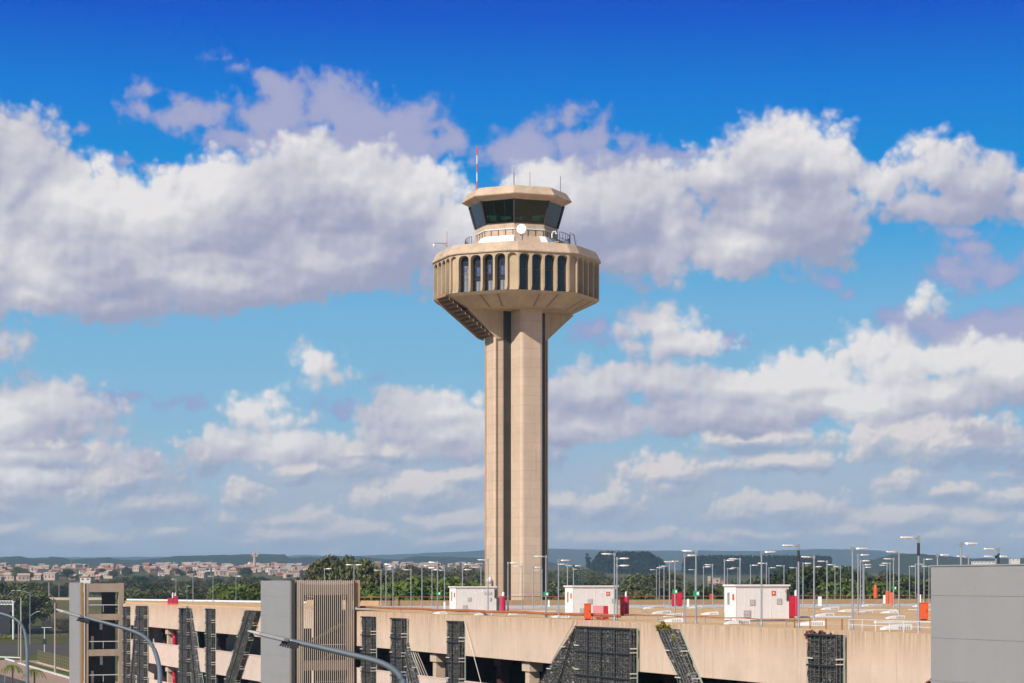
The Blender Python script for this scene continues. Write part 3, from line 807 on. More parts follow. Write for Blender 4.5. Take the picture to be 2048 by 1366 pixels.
# weeds on the cages
def leaf_clump(m, c, r, n, size, rng, squash=0.8):
    for _ in range(n):
        d = Vector((rng.gauss(0, 1), rng.gauss(0, 1), rng.gauss(0, 1))); d = d.normalized() * r * rng.random() ** 0.4; d.z *= squash
        p = Vector(c) + d
        u = Vector((rng.gauss(0, 1), rng.gauss(0, 1), rng.gauss(0, 1))).normalized()
        w = u.cross(Vector((rng.gauss(0, 1), rng.gauss(0, 1), rng.gauss(0, 1)))).normalized()
        s = size * rng.uniform(0.6, 1.3)
        m.add([p - u * s, p + w * s * 0.6, p + u * s, p - w * s * 0.6], [(0, 1, 2, 3)])
def weeds(label, x, y, mat, spots, seed):
    t = t_at(x, 0.7); b = fac(t, z_at(y, fac(t, 0, 0.7)), 0.7); rng = random.Random(seed)
    m = MB()
    for (da, dz, r, n) in spots: leaf_clump(m, b + A * -da + UP * dz, r, n, 0.12, rng)
    tag(m.build('weed_tuft', M[mat], None, origin=b), label, 'plant')
weeds('yellow green weeds sprouting from the top of the leaning cage', 1322, 1256, 'leaf_yellow', [(0.0, 0.05, 0.36, 110), (1.0, 0.0, 0.26, 50), (0.3, 0.32, 0.2, 40), (2.2, -0.5, 0.22, 40)], 3)
weeds('dried red plants spilling over the top corner of the right upright cage', 1622, 1272, 'leaf_purple', [(0.0, 0.05, 0.38, 150), (0.25, -0.5, 0.3, 80), (1.2, 0.12, 0.28, 60), (2.2, 0.05, 0.2, 30)], 5)
weeds('purple green creeper at the foot of the grey stair tower on the right', 1861, 1362, 'leaf_purple', [(0.0, -0.1, 0.24, 60), (0.1, -0.5, 0.26, 70)], 7)

# ================================================================== CONTROL TOWER
TD = 265.0; PX = F / TD
TC = Vector((gx(1033, TD), TD, 0.0))
th = R(25)
n1 = Vector((math.sin(th), -math.cos(th), 0)); n2 = Vector((-math.cos(th), -math.sin(th), 0))
def tw(f, l, z): return TC + n1 * f + n2 * l + UP * (EYE + z)
def dr(phi): return Vector((math.sin(phi), -math.cos(phi), 0))
def tz(y, r=0.0): return (HZ - y) / (F / (TD - r))          # height above the eye of a point r metres nearer than the axis
tower = thing('control_tower', 'tall beige concrete airport control tower with arched window ring and octagonal glass cab', 'control tower', tuple(TC))

ZB = 30.6      # underside of the brackets
hw, La, Lf = 24.5 / PX, 60 / PX, 73 / PX
# cross shaped shaft with rounded outer corners
def arm_ring(z, top=True):
    pts = []
    def corner(f, l, sf, sl, r):
        out = []
        for k in range(4):
            a = k / 3 * math.pi / 2
            out.append((f - sf * r + sf * r * math.sin(a), l - sl * r + sl * r * math.cos(a)))
        return out
    r = 0.42
    # go round: front arm, right arm, rear arm, left arm  (f, l)
    seq = []
    seq += corner(Lf, hw, 1, 1, r)                 # left corner of the front arm
    seq += corner(Lf, -hw, 1, -1, r)[::-1]
    seq += [(hw, -hw)]
    seq += corner(hw, -La, 1, -1, r * 0.6)
    seq += corner(-hw, -La, -1, -1, r * 0.6)[::-1]
    seq += [(-hw, -hw)]
    seq += corner(-Lf, -hw, -1, -1, r)
    seq += corner(-Lf, hw, -1, 1, r)[::-1]
    seq += [(-hw, hw)]
    seq += corner(-hw, La, -1, 1, r * 0.6)
    seq += corner(hw, La, 1, 1, r * 0.6)[::-1]
    seq += [(hw, hw)]
    return [tw(f, l, z) for f, l in seq]
zt_shaft = tz(612, 7.0) + 0.3
m = MB(); m.loft([arm_ring(-EYE), arm_ring(zt_shaft)], True, True)
sh = fix_normals(m.build('shaft', M['tower'], tower))
# dark glazed slots in the inner corners
for sf in (1, -1):
    for sl in (1, -1):
        m = MB(); a, bq = hw + 0.004, hw + (1.62 if sf * sl < 0 else 0.98)
        f0, f1 = sorted((sf * hw, sf * (hw + 0.13)))
        l0, l1 = sorted((sl * (hw - 0.02), sl * bq))
        m.prism([tw(f0, l0, -EYE), tw(f1, l0, -EYE), tw(f1, l1, -EYE), tw(f0, l1, -EYE)], UP * (zt_shaft + EYE - 0.1))
        s = fix_normals(m.build('glazed_slot', M['glass_slot'], tower))
        m = MB()
        z = -EYE + 2
        while z < zt_shaft - 1:
            m.obox(tw(sf * (hw + 0.14), sl * (hw + bq) / 2, z), n1, n2, UP, 0.01, (bq - hw) / 2 - 0.01, 0.03); z += 3.0
        m.build('slot_mullion', M['mullion'], s)
# flaring brackets of the left and right arms
RB = 117 / PX; ZBAND = 33.72
for sl in (1, -1):
    m = MB()
    m.prism([tw(-hw - 0.02, sl * (La - 0.3), ZB - 0.3), tw(-hw - 0.02, sl * (La + 0.01), ZB), tw(-hw - 0.02, sl * RB, ZBAND + 0.05), tw(-hw - 0.02, sl * hw, ZBAND + 0.05), tw(-hw - 0.02, sl * hw, ZB - 0.3)], n1 * (2 * hw + 0.04))
    fix_normals(m.build('bracket', M['tower_plain'], tower))
# stair carried under the left bracket, seen as a stepped soffit between two stringers
NS = 12
for k in range(NS):
    u = k / (NS - 1); dl = (9.75 - La - 0.15) / (NS - 1); dz_ = (35.15 - ZB - 0.1) / (NS - 1)
    l = La + 0.1 + dl * k; z = ZB + 0.05 + dz_ * k
    m = MB(); m.obox(tw(0.0, l + dl * 0.5, z - 0.02), n1, n2, UP, hw - 0.10, dl * 0.5, 0.04); m.build('stair_tread', M['tread'], tower)
    m = MB(); m.obox(tw(0.0, l + dl * 0.96, z + dz_ * 0.5), n1, n2, UP, hw - 0.12, 0.04, dz_ * 0.5 - 0.05); m.build('stair_riser', M['step'], tower)
m = MB()
m.prism([tw(-hw - 0.34, La, ZB - 0.25), tw(-hw - 0.34, La + 0.7, ZB - 0.05), tw(-hw - 0.34, 10.2, 34.9), tw(-hw - 0.34, 9.6, 35.5), tw(-hw - 0.34, La, ZB + 0.5)], n1 * 0.28)
fix_normals(m.build('stair_stringer', M['step'], tower))

# --- sixteen sided ring: eight window facets and eight narrow corner facets
PHI0 = R(-3)
RR = 10.6; CUT = 0.80
ap = RR * math.cos(R(22.5)); side = 2 * RR * math.sin(R(22.5)); half = side / 2 - CUT
def ring16(r, z, cut=CUT, ctr=TC):
    """outline of the chamfered octagon at circumradius r"""
    s = r / RR; pts = []
    for i in range(8):
        pm = PHI0 + R(22.5) + i * R(45); nrm = dr(pm); tan = Vector((math.cos(pm), math.sin(pm), 0))
        for sg in (-1, 1): pts.append(ctr + nrm * ap * s + tan * sg * (side / 2 - cut) * s + UP * (EYE + z))
    return pts
ZW0, ZW1, ZF0, ZF1 = 35.35, 40.0, 39.95, 41.2      # windows, then the sloping rim
m = MB(); m.loft([ring16(7.42, ZBAND), ring16(10.2, ZW0 - 0.35), ring16(RR, ZW0 - 0.02), ring16(RR - 0.9, ZW0)], True, True)
bowl = fix_normals(m.build('bowl', M['tower_plain'], tower))
m = MB()   # stained joints on the bowl
for i in range(8):
    pm = PHI0 + R(22.5) + i * R(45); nrm = dr(pm); tan = Vector((math.cos(pm), math.sin(pm), 0))
    for u in (-0.12, 0.62):
        s0, s1 = 7.5 / RR, 10.15 / RR
        zz_ = lambda r: ZBAND + (ZW0 - 0.35 - ZBAND) * (r - 7.42) / (10.2 - 7.42)
        ou = (nrm - UP * 2.0).normalized() * 0.03
        a = TC + nrm * (ap * s0) + tan * u * half * s0 + UP * (EYE + zz_(7.5)) + ou; b = TC + nrm * (ap * s1) + tan * u * half * s1 + UP * (EYE + zz_(10.15)) + ou
        w = tan * 0.13; up_ = (nrm - UP * 0).normalized() * 0.012
        m.prism([a - w, a + w, b + w, b - w], up_)
fix_normals(m.build('bowl_joint', plain('bowl_stain', (0.30, 0.21, 0.14), 0.9), bowl))
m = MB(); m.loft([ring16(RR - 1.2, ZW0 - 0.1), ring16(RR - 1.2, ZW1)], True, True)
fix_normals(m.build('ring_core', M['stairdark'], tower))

def arch_outline(w, z0, z1, r, n=6):
    """opening outline in (u, z), from lower left round the top to lower right; splayed foot"""
    pts = [(-w / 2 - 0.10, z0), (-w / 2, z0 + 0.55)]
    for k in range(n + 1):
        a = math.pi - k / n * math.pi / 2
        pts.append((-w / 2 + r + r * math.cos(a), z1 - r + r * math.sin(a)))
    for k in range(n + 1):
        a = math.pi / 2 - k / n * math.pi / 2
        pts.append((w / 2 - r + r * math.cos(a), z1 - r + r * math.sin(a)))
    pts += [(w / 2, z0 + 0.55), (w / 2 + 0.02, z0)]
    return pts

def arch_bay(mb, org, tan, nrm, uc, bw, w, depth, z0, z1, z2, r):
    """front face with arched hole, reveals inward"""
    out = arch_outline(w, z0, z1, r)
    Pt = lambda u, z, d=0.0: org + tan * (uc + u) + UP * (EYE + z) - nrm * d
    n = len(out)
    # front face: fan strips between hole outline and bay rectangle
    rect = []
    for (u, z) in out:
        if z <= z0 + 0.56: rect.append((math.copysign(bw / 2, u), z))
        else:
            c = min(1.0, abs(u) / (w / 2)); 
            if z > z1 - r * 0.35: rect.append((u / (w / 2) * bw / 2, z2))
            else: rect.append((math.copysign(bw / 2, u), z))
    vs = [Pt(u, z) for u, z in out] + [Pt(u, z) for u, z in rect] + [Pt(u, z, depth) for u, z in out]
    fs = []
    for i in range(n - 1):
        fs.append((n + i, n + i + 1, i + 1, i))            # front
        fs.append((i, i + 1, 2 * n + i + 1, 2 * n + i))    # reveal
    mb.add(vs, fs)
    # close the two upper corners of the rectangle
    for sg in (-1, 1):
        j = max(k for k in range(n) if rect[k][1] < z2 and rect[k][0] * sg > 0 and rect[k][1] > z0 + 0.6) if sg < 0 else min(k for k in range(n) if rect[k][1] < z2 and rect[k][0] * sg > 0 and rect[k][1] > z0 + 0.6)
        k2 = j + 1 if sg < 0 else j - 1
        mb.add([Pt(*rect[j]), Pt(sg * bw / 2, z2), Pt(*rect[k2])], [(0, 1, 2)])

bw = 2 * half / 4
wproto = None
for i in range(8):
    pm = PHI0 + R(22.5) + i * R(45); nrm = dr(pm); tan = Vector((math.cos(pm), math.sin(pm), 0))
    org = TC + nrm * ap
    m = MB()
    for k in range(4): arch_bay(m, org, tan, nrm, -half + bw * (k + 0.5), bw, bw * 0.84, 0.82, ZW0, ZW1 - 0.28, ZW1, 0.52)
    m.build('arcade', M['tower_plain'], tower)
    # narrow corner facet with a blind niche
    pc = PHI0 + R(45) * (i + 1); nc = dr(pc); tcn = Vector((math.cos(pc), math.sin(pc), 0))
    cw = 2 * CUT * math.cos(R(22.5)); apc = (ring16(RR, 0)[2 * i + 1] + ring16(RR, 0)[(2 * i + 2) % 16]) / 2
    orgc = Vector((apc.x, apc.y, 0))
    m = MB(); arch_bay(m, orgc, tcn, nc, 0, cw, cw * 0.74, 0.32, ZW0, ZW1 - 0.24, ZW1, 0.5)
    m.obox(orgc - nc * 0.34 + UP * (EYE + (ZW0 + ZW1) / 2), tcn, nc, UP, cw * 0.5, 0.02, (ZW1 - ZW0) / 2 - 0.02)
    m.build('corner_niche', M['tower_plain'], tower)
    for k in range(4):
        uc = -half + bw * (k + 0.5)
        cpos = org + tan * uc - nrm * 0.78
        m = MB(); m.obox(cpos + UP * (EYE + (ZW0 + ZW1) / 2), tan, nrm, UP, bw * 0.5 - 0.004, 0.03, (ZW1 - ZW0) / 2 - 0.03)
        win = m.build('window', M['glass_ring'], tower)
        m = MB()
        for u in (-0.28, 0.1): m.obox(cpos + tan * u + nrm * 0.05 + UP * (EYE + (ZW0 + ZW1) / 2), tan, nrm, UP, 0.025, 0.02, (ZW1 - ZW0) / 2 - 0.1)
        if i in (7,):
            for zz in (36.9, 37.6, 38.3, 39.0): m.obox(cpos + nrm * 0.045 + UP * (EYE + zz), tan, nrm, UP, bw * 0.44, 0.02, 0.03)
        else: m.obox(cpos + nrm * 0.045 + UP * (EYE + 37.9), tan, nrm, UP, bw * 0.44, 0.02, 0.03)
        m.build('window_frame', M['mullion'], win)
        if i == 7:
            m = MB()
            m.obox(cpos + nrm * 0.035 + tan * 0.12 + UP * (EYE + (36.0 if k else 37.0)), tan, nrm, UP, bw * 0.26, 0.004, 0.62 if k else 1.55)
            m.build('blind', M['curtain'], win)
            m = MB(); m.obox(cpos + nrm * 0.035 + tan * (0.05 if k % 2 else -0.1) + UP * (EYE + 38.0 - 0.2 * (k % 2)), tan, nrm, UP, 0.22, 0.006, 0.55 if k > 0 else 0.2)
            m.build('blind', M['blueblind'], win)
m = MB(); m.loft([ring16(RR - 0.6, ZF0 - 0.02), ring16(RR + 0.18, ZF0), ring16(RR + 0.22, ZF0 + 0.12), ring16(RR - 0.42, ZF1), ring16(RR - 0.8, ZF1), ring16(RR - 0.85, ZF1 - 0.35)], True, True)
fix_normals(m.build('ring_rim', M['tower_rim'], tower))

# --- cab
def oct8(r, z): return [TC + dr(PHI0 + R(45) * i) * r + UP * (EYE + z) for i in range(8)]
ZG0, ZG1 = 44.25, 47.0
m = MB(); m.loft([oct8(6.0, ZF1 - 0.3), oct8(5.15, 42.7), oct8(5.12, ZG0 - 0.02)], True, True)
fix_normals(m.build('cab_base', M['tower_rim'], tower))
for i in range(8):   # posts on the cab base
    for u in (0.2, 0.45, 0.7, 0.95):
        a = oct8(5.16, 0)[i].lerp(oct8(5.16, 0)[(i + 1) % 8], u); nn = (a - TC - UP * EYE).normalized()
        m = MB(); m.tube([Vector((a.x, a.y, EYE + 42.6)), Vector((a.x, a.y, EYE + 43.4))], 0.05, 5); m.build('base_post', M['mullion'], tower)
m = MB(); m.loft([oct8(5.18, 43.45), oct8(5.24, 43.45), oct8(5.24, 43.57), oct8(5.18, 43.57)], False, False); m.build('base_rail', M['whiterail'], tower)
# white flashing panels on the sloping skirt
for i, (u0, u1) in ((7, (0.0, 1.0)), (6, (0.6, 0.995)), (1, (0.0, 0.75)), (0, (0.80, 1.0))):
    m = MB()
    a0, a1 = oct8(6.12, ZF1 + 0.05)[i], oct8(6.12, ZF1 + 0.05)[(i + 1) % 8]; b0, b1 = oct8(5.32, 42.62)[i], oct8(5.32, 42.62)[(i + 1) % 8]
    q = [a0.lerp(a1, u0), a0.lerp(a1, u1), b0.lerp(b1, u1), b0.lerp(b1, u0)]
    m.prism(q, (q[0] - TC).normalized() * 0.07); fix_normals(m.build('flashing', M['white'], tower))
for i in range(8):
    j = (i + 1) % 8
    m = MB(); a, b, c_, d = oct8(5.10, ZG0)[i], oct8(5.10, ZG0)[j], oct8(5.88, ZG1)[j], oct8(5.88, ZG1)[i]
    inw = (TC + UP * a.z - (a + b) / 2).normalized() * 0.06
    m.prism([a, b, c_, d], inw); w = fix_normals(m.build('cab_window', M['glass_cab'], tower))
    m = MB()
    for u in ((0.36, 0.70) if i in (7,) else (0.985,)):
        m.tube([a.lerp(b, u) - inw * 0.4, d.lerp(c_, u) - inw * 0.4], 0.022, 4)
    m.tube([a - inw * 0.5, b - inw * 0.5], 0.07, 4); m.build('window_frame', M['mullion'], w)
for i in range(8):
    a, d = oct8(5.14, ZG0 - 0.02)[i], oct8(5.93, ZG1 + 0.02)[i]
    m = MB(); m.tube([a, d], 0.12 if i != 7 else 0.15, 6); m.build('corner_post', M['mullion'], tower)
m = MB(); m.loft([oct8(5.75, ZG1 - 0.05), oct8(6.86, 47.50), oct8(6.90, 47.62), oct8(6.28, 48.50), oct8(6.15, 48.62)], True, True)
fix_normals(m.build('cab_roof', M['tower_rim'], tower))
m = MB()      # desk ring, screens and ceiling fittings inside the cab
m.loft([oct8(4.6, ZG0 - 0.1), oct8(4.6, ZG0 + 0.45), oct8(3.7, ZG0 + 0.5), oct8(3.7, ZG0 - 0.1)], False, False); fix_normals(m.build('console_desk', M['stairdark'], tower))
rngc = random.Random(8)
for k in range(11):
    a = R(-150 + k * 29); p = TC + dr(a) * 3.9 + UP * (EYE + ZG0 + 0.8)
    m = MB(); m.obox(p, Vector((math.cos(a), math.sin(a), 0)), dr(a), UP, 0.32, 0.05, 0.24); m.build('screen', M['blackish'] if k % 3 else M['curtain'], tower)
m = MB(); m.lathe([(0.5, ZG0 + EYE), (0.45, ZG1 + EYE - 0.1)], TC + dr(R(140)) * 2.0, 10); m.build('cab_column', M['column'], tower)
m = MB(); m.loft([oct8(5.6, ZG1 - 0.28), oct8(5.6, ZG1 - 0.2)], True, True); fix_normals(m.build('ceiling', M['curtain'], tower))
# red and white mast and whip aerials
def mast(x, y0, y1, r, dep, parts, name='aerial'):
    d = TD - dep; p = px(x, y1, d); q = px(x, y0, d); n = len(parts)
    for k, mt in enumerate(parts):
        mb = MB(); mb.tube([p.lerp(q, k / n), p.lerp(q, (k + 1) / n)], r, 6); mb.build(name, M[mt], tower)
mast(954, 293, 380, 0.075, 0.5, ['orange', 'whiterail', 'orange', 'whiterail', 'orange'], 'striped_mast')
mast(1028, 334, 373, 0.05, 3, ['blackish', 'blackish', 'galv'])
mast(1060, 344, 372, 0.025, 2, ['blackish'])
mast(1121, 352, 385, 0.03, 1, ['blackish'])
# round dish with short mount
m = MB()
dc = px(1043, 458, TD - 8.2); ddir = (Vector((-0.25, -1, 0.1))).normalized(); du = ddir.cross(UP).normalized(); dv = du.cross(ddir)
rings = []
for r_, dd in ((0.0, -0.12), (0.25, -0.08), (0.5, 0.0), (0.62, 0.06), (0.62, 0.0), (0.3, -0.2)):
    rings.append([dc + ddir * dd + (du * math.cos(t * math.pi / 9) + dv * math.sin(t * math.pi / 9)) * max(r_, 0.005) for t in range(18)])
m.loft(rings, True, True); fix_normals(m.build('dish', M['white'], tower, smooth=True))
m = MB(); m.tube([dc - ddir * 0.15, dc - ddir * 0.9 - UP * 0.1, Vector((dc.x, dc.y + 0.9, EYE + ZF1))], 0.08, 6); m.build('dish_mount', M['galv'], tower)
# small white floodlight on a hook at the right
m = MB(); hb = px(1104, 476, TD - 6.5)
m.tube([hb, hb + UP * 0.5, hb + Vector((0.1, 0, 0.75)), hb + Vector((0.45, 0, 0.8)), hb + Vector((0.5, 0, 0.5))], 0.09, 6); m.build('hook_lamp', M['white'], tower)
# gallery railing
def railing(a0, a1, r, z0, h, name):
    m = MB(); n = max(3, int(abs(a1 - a0) / R(6)))
    pts = [TC + dr(a0 + (a1 - a0) * k / n) * r + UP * (EYE + z0) for k in range(n + 1)]
    for hh in (0.5, h): m.tube([p + UP * hh for p in pts], 0.035, 5)
    for p in pts: m.tube([p, p + UP * h], 0.035, 5)
    m.build(name, M['mullion'], tower)
railing(R(52), R(128), 6.7, 42.0, 1.25, 'gallery_railing'); railing(R(-128), R(-60), 6.4, 41.3, 1.5, 'gallery_railing')
m = MB()
for a in range(54, 130, 8): 
    p = TC + dr(R(a)) * 5.7 + UP * (EYE + 42.0); m.obox(p, dr(R(a)), Vector((math.cos(R(a)), math.sin(R(a)), 0)), UP, 1.05, 0.42, 0.06)
m.build('gallery_floor', M['stair_conc'], tower)
m = MB(); lp = TC + dr(R(80)) * 6.75
for s in (-0.25, 0.25): m.tube([lp + Vector((0, s, EYE + ZF1)), lp + Vector((0, s, EYE + 43.6)), lp + Vector((0.5, s, EYE + 43.3)), lp + Vector((0.8, s, EYE + ZF1))], 0.04, 5)
for k in range(5): m.tube([lp + Vector((0.8, -0.25, EYE + ZF1 + 0.35 * k)), lp + Vector((0.8, 0.25, EYE + ZF1 + 0.35 * k))], 0.03, 4)
m.build('ladder', M['mullion'], tower)
# camera arm at the left end of the ring roof
m = MB(); cp = px(894, 494, TD - 4); 
m.tube([cp, cp + UP * 1.9], 0.035, 5); m.tube([cp + UP * 0.45, cp + Vector((-1.55, 0, 0.47))], 0.04, 5); m.tube([cp + UP * 0.1, cp + Vector((-0.5, 0, 0.45))], 0.03, 5)
m.build('camera_arm', M['rust'], tower)
m = MB(); m.lathe([(0.09, 0.12), (0.14, 0.05), (0.17, -0.12), (0.1, -0.25), (0.0, -0.3)], cp + Vector((-1.6, 0, 0.25)), 10); m.build('dome_camera', M['white'], tower, smooth=True)
m = MB(); b_ = px(1118, 487, TD - 8); m.tube([b_, b_ + UP * 0.25], 0.05, 5); m.obox(b_ + UP * 0.32 + Vector((0.1, 0, 0)), Vector((0.93, 0, -0.36)), Vector((0, 1, 0)), Vector((0.36, 0, 0.93)), 0.35, 0.12, 0.07); m.build('roof_light', M['blackish'], tower)
m = MB(); m.lathe([(0.12, 0), (0.3, 0.1), (0.36, 0.5), (0.2, 0.75), (0.0, 0.8)], tw(0.8, La + 0.35, tz(1167)), 10); m.tube([tw(0.8, La - 0.1, tz(1165)), tw(0.8, La + 0.4, tz(1165))], 0.06, 5); m.build('wall_dish', M['white'], tower, smooth=True)

# ================================================================== THINGS ON THE ROOF
# --- lamps: one of each kind, then copies
def lamp_proto(kind):
    o = thing('deck_lamp', 'proto', 'lamp post', (0, 0, 0))
    H = 4.8
    m = MB(); m.tube([(0, 0, 0.02), (0, 0, 1.2), (0, 0, H)], [0.065, 0.06, 0.05], 8); m.build('pole', M['galv'], o)
    m = MB(); m.obox((0, 0, 0.02), (1, 0, 0), (0, 1, 0), UP, 0.16, 0.16, 0.02); m.lathe([(0.09, 0.04), (0.08, 0.22), (0.065, 0.25)], (0, 0, 0), 8); m.build('base_plate', M['galv'], o)
    if kind == 'tall':
        m = MB(); m.tube([(0, 0, H - 0.95), (0, 0, H - 0.30)], 0.075, 8); m.build('sleeve', M['blackish'], o)
    sides = {'single': (1,), 'double': (1, -1), 'tall': (1,), 'stepped': (1, 1)}[kind]
    for k, s in enumerate(sides):
        zz = H - 0.06 - (0.55 if (kind == 'stepped' and k == 1) else 0)
        m = MB(); m.tube([(0, 0, zz), (s * 0.22, 0, zz + 0.01)], 0.04, 6)
        m.obox((0, 0, zz), (1, 0, 0), (0, 1, 0), UP, 0.075, 0.075, 0.12)
        a = m.build('arm', M['galv'], o)
        m = MB()   # flattened cobra head, tapering to its tip
        prof = [(0.20, 0.05, 0.05), (0.34, 0.12, 0.075), (0.62, 0.13, 0.07), (0.86, 0.10, 0.05), (0.95, 0.04, 0.02)]
        m.loft([[(s * x, w * c1, zz + 0.015 + hgt * c2 + x * 0.03) for c1, c2 in ((1, -0.6), (0.75, 0.8), (-0.75, 0.8), (-1, -0.6))] for x, w, hgt in prof], True, True)
        hd = fix_normals(m.build('lamp_head', M['lamp_head'], o))
        m = MB(); m.obox((s * 0.60, 0, zz - 0.03), Vector((1, 0, 0.03)), (0, 1, 0), UP, 0.22, 0.09, 0.012); m.build('lens', M['lamp_lens'], hd)
    return o
PROTO = {k: lamp_proto(k) for k in ('single', 'double', 'tall', 'stepped')}
def inside(x, d): return max(d, 276250 / (x + 638) + 1.3)     # keep things behind the roof edge
USED = set()
# bearing, height of top, height of foot on the sky chart (None: on the deck in proportion), head direction, kind
LAMPS = [
 (649, 1137, None, 1, 'single'), (708, 1129, None, 1, 'double'), (762, 1140, 1202, -1, 'single'), (772, 1132, 1204, 1, 'single'), (786, 1128, 1220, -1, 'single'),
 (822, 1139, 1219, -1, 'single'), (844, 1131, 1221, 1, 'single'), (864, 1139, 1203, 1, 'single'), (875, 1124, 1221, -1, 'stepped'), (889, 1140, 1202, -1, 'single'),
 (925, 1128, 1221, 1, 'stepped'), (962, 1134, 1219, -1, 'single'), (976, 1119, 1226, -1, 'single'), (1016, 1125, 1224, 1, 'single'), (1044, 1132, 1220, -1, 'single'),
 (1066, 1134, 1219, 1, 'single'), (1084, 1140, 1216, -1, 'single'), (1092, 1112, 1236, -1, 'single'), (1117, 1120, 1238, 1, 'single'), (1135, 1128, 1229, -1, 'single'),
 (1147, 1131, None, 1, 'double'), (1158, 1138, None, -1, 'single'), (1167, 1139, None, 1, 'single'), (1229, 1107, 1243, -1, 'single'), (1234, 1116, 1241, 1, 'stepped'), (1240, 1136, None, 1, 'double'),
 (1313, 1139, 1208, -1, 'single'), (1319, 1132, 1208, 1, 'single'), (1328, 1135, 1212, -1, 'single'), (1339, 1122, 1220, 1, 'single'), (1350, 1123, 1233, -1, 'single'),
 (1369, 1110, 1248, 1, 'single'), (1392, 1101, 1250, -1, 'single'), (1390, 1139, 1206, -1, 'single'), (1407, 1133, 1210, 1, 'single'), (1425, 1129, 1211, -1, 'single'),
 (1449, 1120, None, 1, 'single'), (1455, 1137, None, 1, 'single'), (1480, 1117, 1232, -1, 'single'), (1476, 1135, None, -1, 'single'), (1501, 1130, None, 1, 'single'),
 (1523, 1103, 1253, 1, 'single'), (1533, 1126, None, -1, 'single'), (1538, 1135, None, 1, 'single'), (1568, 1131, None, -1, 'single'), (1593, 1135, None, -1, 'single'),
 (1597, 1090, 1256, -1, 'tall'), (1606, 1126, 1212, 1, 'single'), (1628, 1113, 1245, -1, 'single'), (1629, 1133, None, 1, 'single'), (1654, 1122, 1219, -1, 'single'),
 (1670, 1129, 1202, -1, 'single'), (1681, 1133, 1203, -1, 'single'), (1705, 1096, 1259, 1, 'single'), (1716, 1109, 1230, 1, 'single'), (1721, 1121, 1217, 1, 'single'),
 (1726, 1129, 1212, 1, 'single'), (1728, 1134, 1209, 1, 'single'), (1798, 1103, 1233, -1, 'single'), (1787, 1117, 1217, -1, 'single'), (1780, 1126, 1211, -1, 'single'), (1774, 1130, 1208, -1, 'single'),
 (1837, 1074, 1262, -1, 'tall'), (1819, 1132, 1205, 1, 'single'), (1831, 1128, 1205, 1, 'single'), (1848, 1118, 1206, 1, 'single'), (1858, 1132, 1205, -1, 'single'),
 (1875, 1109, None, 1, 'single'), (1922, 1086, None, 1, 'single'), (1937, 1112, None, -1, 'single'), (1997, 1097, None, -1, 'tall'), (1992, 1112, None, 1, 'double'),
 (386, 1152, 1203, 1, 'single'), (426, 1152, 1203, -1, 'single'), (472, 1152, 1203, 1, 'single'), (352, 1158, 1203, -1, 'single'), (374, 1172, 1204, 1, 'single'),
]
ORD = ['first', 'second', 'third', 'fourth', 'fifth', 'sixth', 'seventh', 'eighth', 'ninth', 'tenth', 'eleventh', 'twelfth', 'thirteenth', 'fourteenth']
MARKS = [(0, 525, 'on the roof edge beyond the far left stair tower'), (525, 730, 'rising above the slatted stair tower'), (730, 905, 'right of the slatted stair tower, before the white cabins'),
         (905, 1008, 'beside the leftmost white cabin'), (1008, 1096, 'in front of the control tower shaft'), (1096, 1260, 'around the middle white cabin'), (1260, 1445, 'between the middle and largest white cabins'),
         (1445, 1580, 'around the largest white cabin'), (1580, 1690, 'just right of the largest white cabin'), (1690, 1760, 'in the receding row before the orange bottle cabinet'), (1760, 1868, 'by the orange cabinets near the grey stair tower'), (1868, 2100, 'showing above the grey right stair tower')]
cnt = {}
for (x, yt, yb, dirn, kind) in sorted(LAMPS, key=lambda q: q[0]):
    if yb is None: yb = HZ + (HZ - yt) * 0.54 / 0.46
    d = min(F * 2.6 / (yb - HZ), 283 if x > 1100 else 250)
    if x < 720: d = min(F * 2.6 / (yb - HZ), 250 if x > 600 else 286)
    d = inside(x, d); p = Vector((gx(x, d), d, DECK)); Hm = (HZ - yt) / F * d + EYE - DECK
    area = next(t for a, b, t in MARKS if a <= x < b); cnt[area] = cnt.get(area, 0)
    what = {'single': 'grey lamp post', 'double': 'two headed grey lamp post', 'tall': 'tall lamp post with black sleeve', 'stepped': 'lamp post with two stacked heads'}[kind]
    lab = '%s lamp post from the left %s' % (ORD[cnt[area]], area)
    if kind == 'tall' and area.startswith('just'): lab = 'tall lamp post with black sleeve just right of the largest white cabin'
    if kind == 'tall' and area.startswith('by'): lab = 'tallest lamp post with black sleeve beside the square orange cabinet'
    cnt[area] += 1
    rz = (0 if dirn > 0 else math.pi) + 0.12 * math.sin(x * 1.7)
    if kind not in USED:
        USED.add(kind); o = PROTO[kind]; o.location = p; o.rotation_euler = (0, 0, rz); o.scale = (Hm / 4.8,) * 3
    else: o = dup(PROTO[kind], p, rz, Hm / 4.8)
    o['label'] = lab; o['group'] = 'lamp posts on the roof deck'
# small green exit boards on three of the posts
for x, y, d, lab in ((877, 1187, 207, 'small green sign on the stacked lamp post near the slatted stair tower'), (1092, 1188, 162, 'small green sign on a lamp post left of the middle white cabin'),
                     (1393, 1187, 134, 'green sign on a lamp post left of the largest white cabin'), (1350, 1183, 168, 'green sign on a lamp post above the red cabinet'), (1789, 1176, 222, 'green sign on a post above the orange cabinets')):
    p = px(x, y, d - 0.12); m = MB(); m.obox(p, (1, 0, 0), (0, 1, 0), UP, 0.20, 0.02, 0.16); o = thing('exit_sign', lab, 'sign', tuple(p), 'small green signs on lamp posts'); m.build('sign_board', M['green'], o)
    m = MB(); m.obox(p + Vector((0.08, -0.024, 0)), (1, 0, 0), (0, 1, 0), UP, 0.07, 0.004, 0.09); m.build('pictogram', M['white'], o)

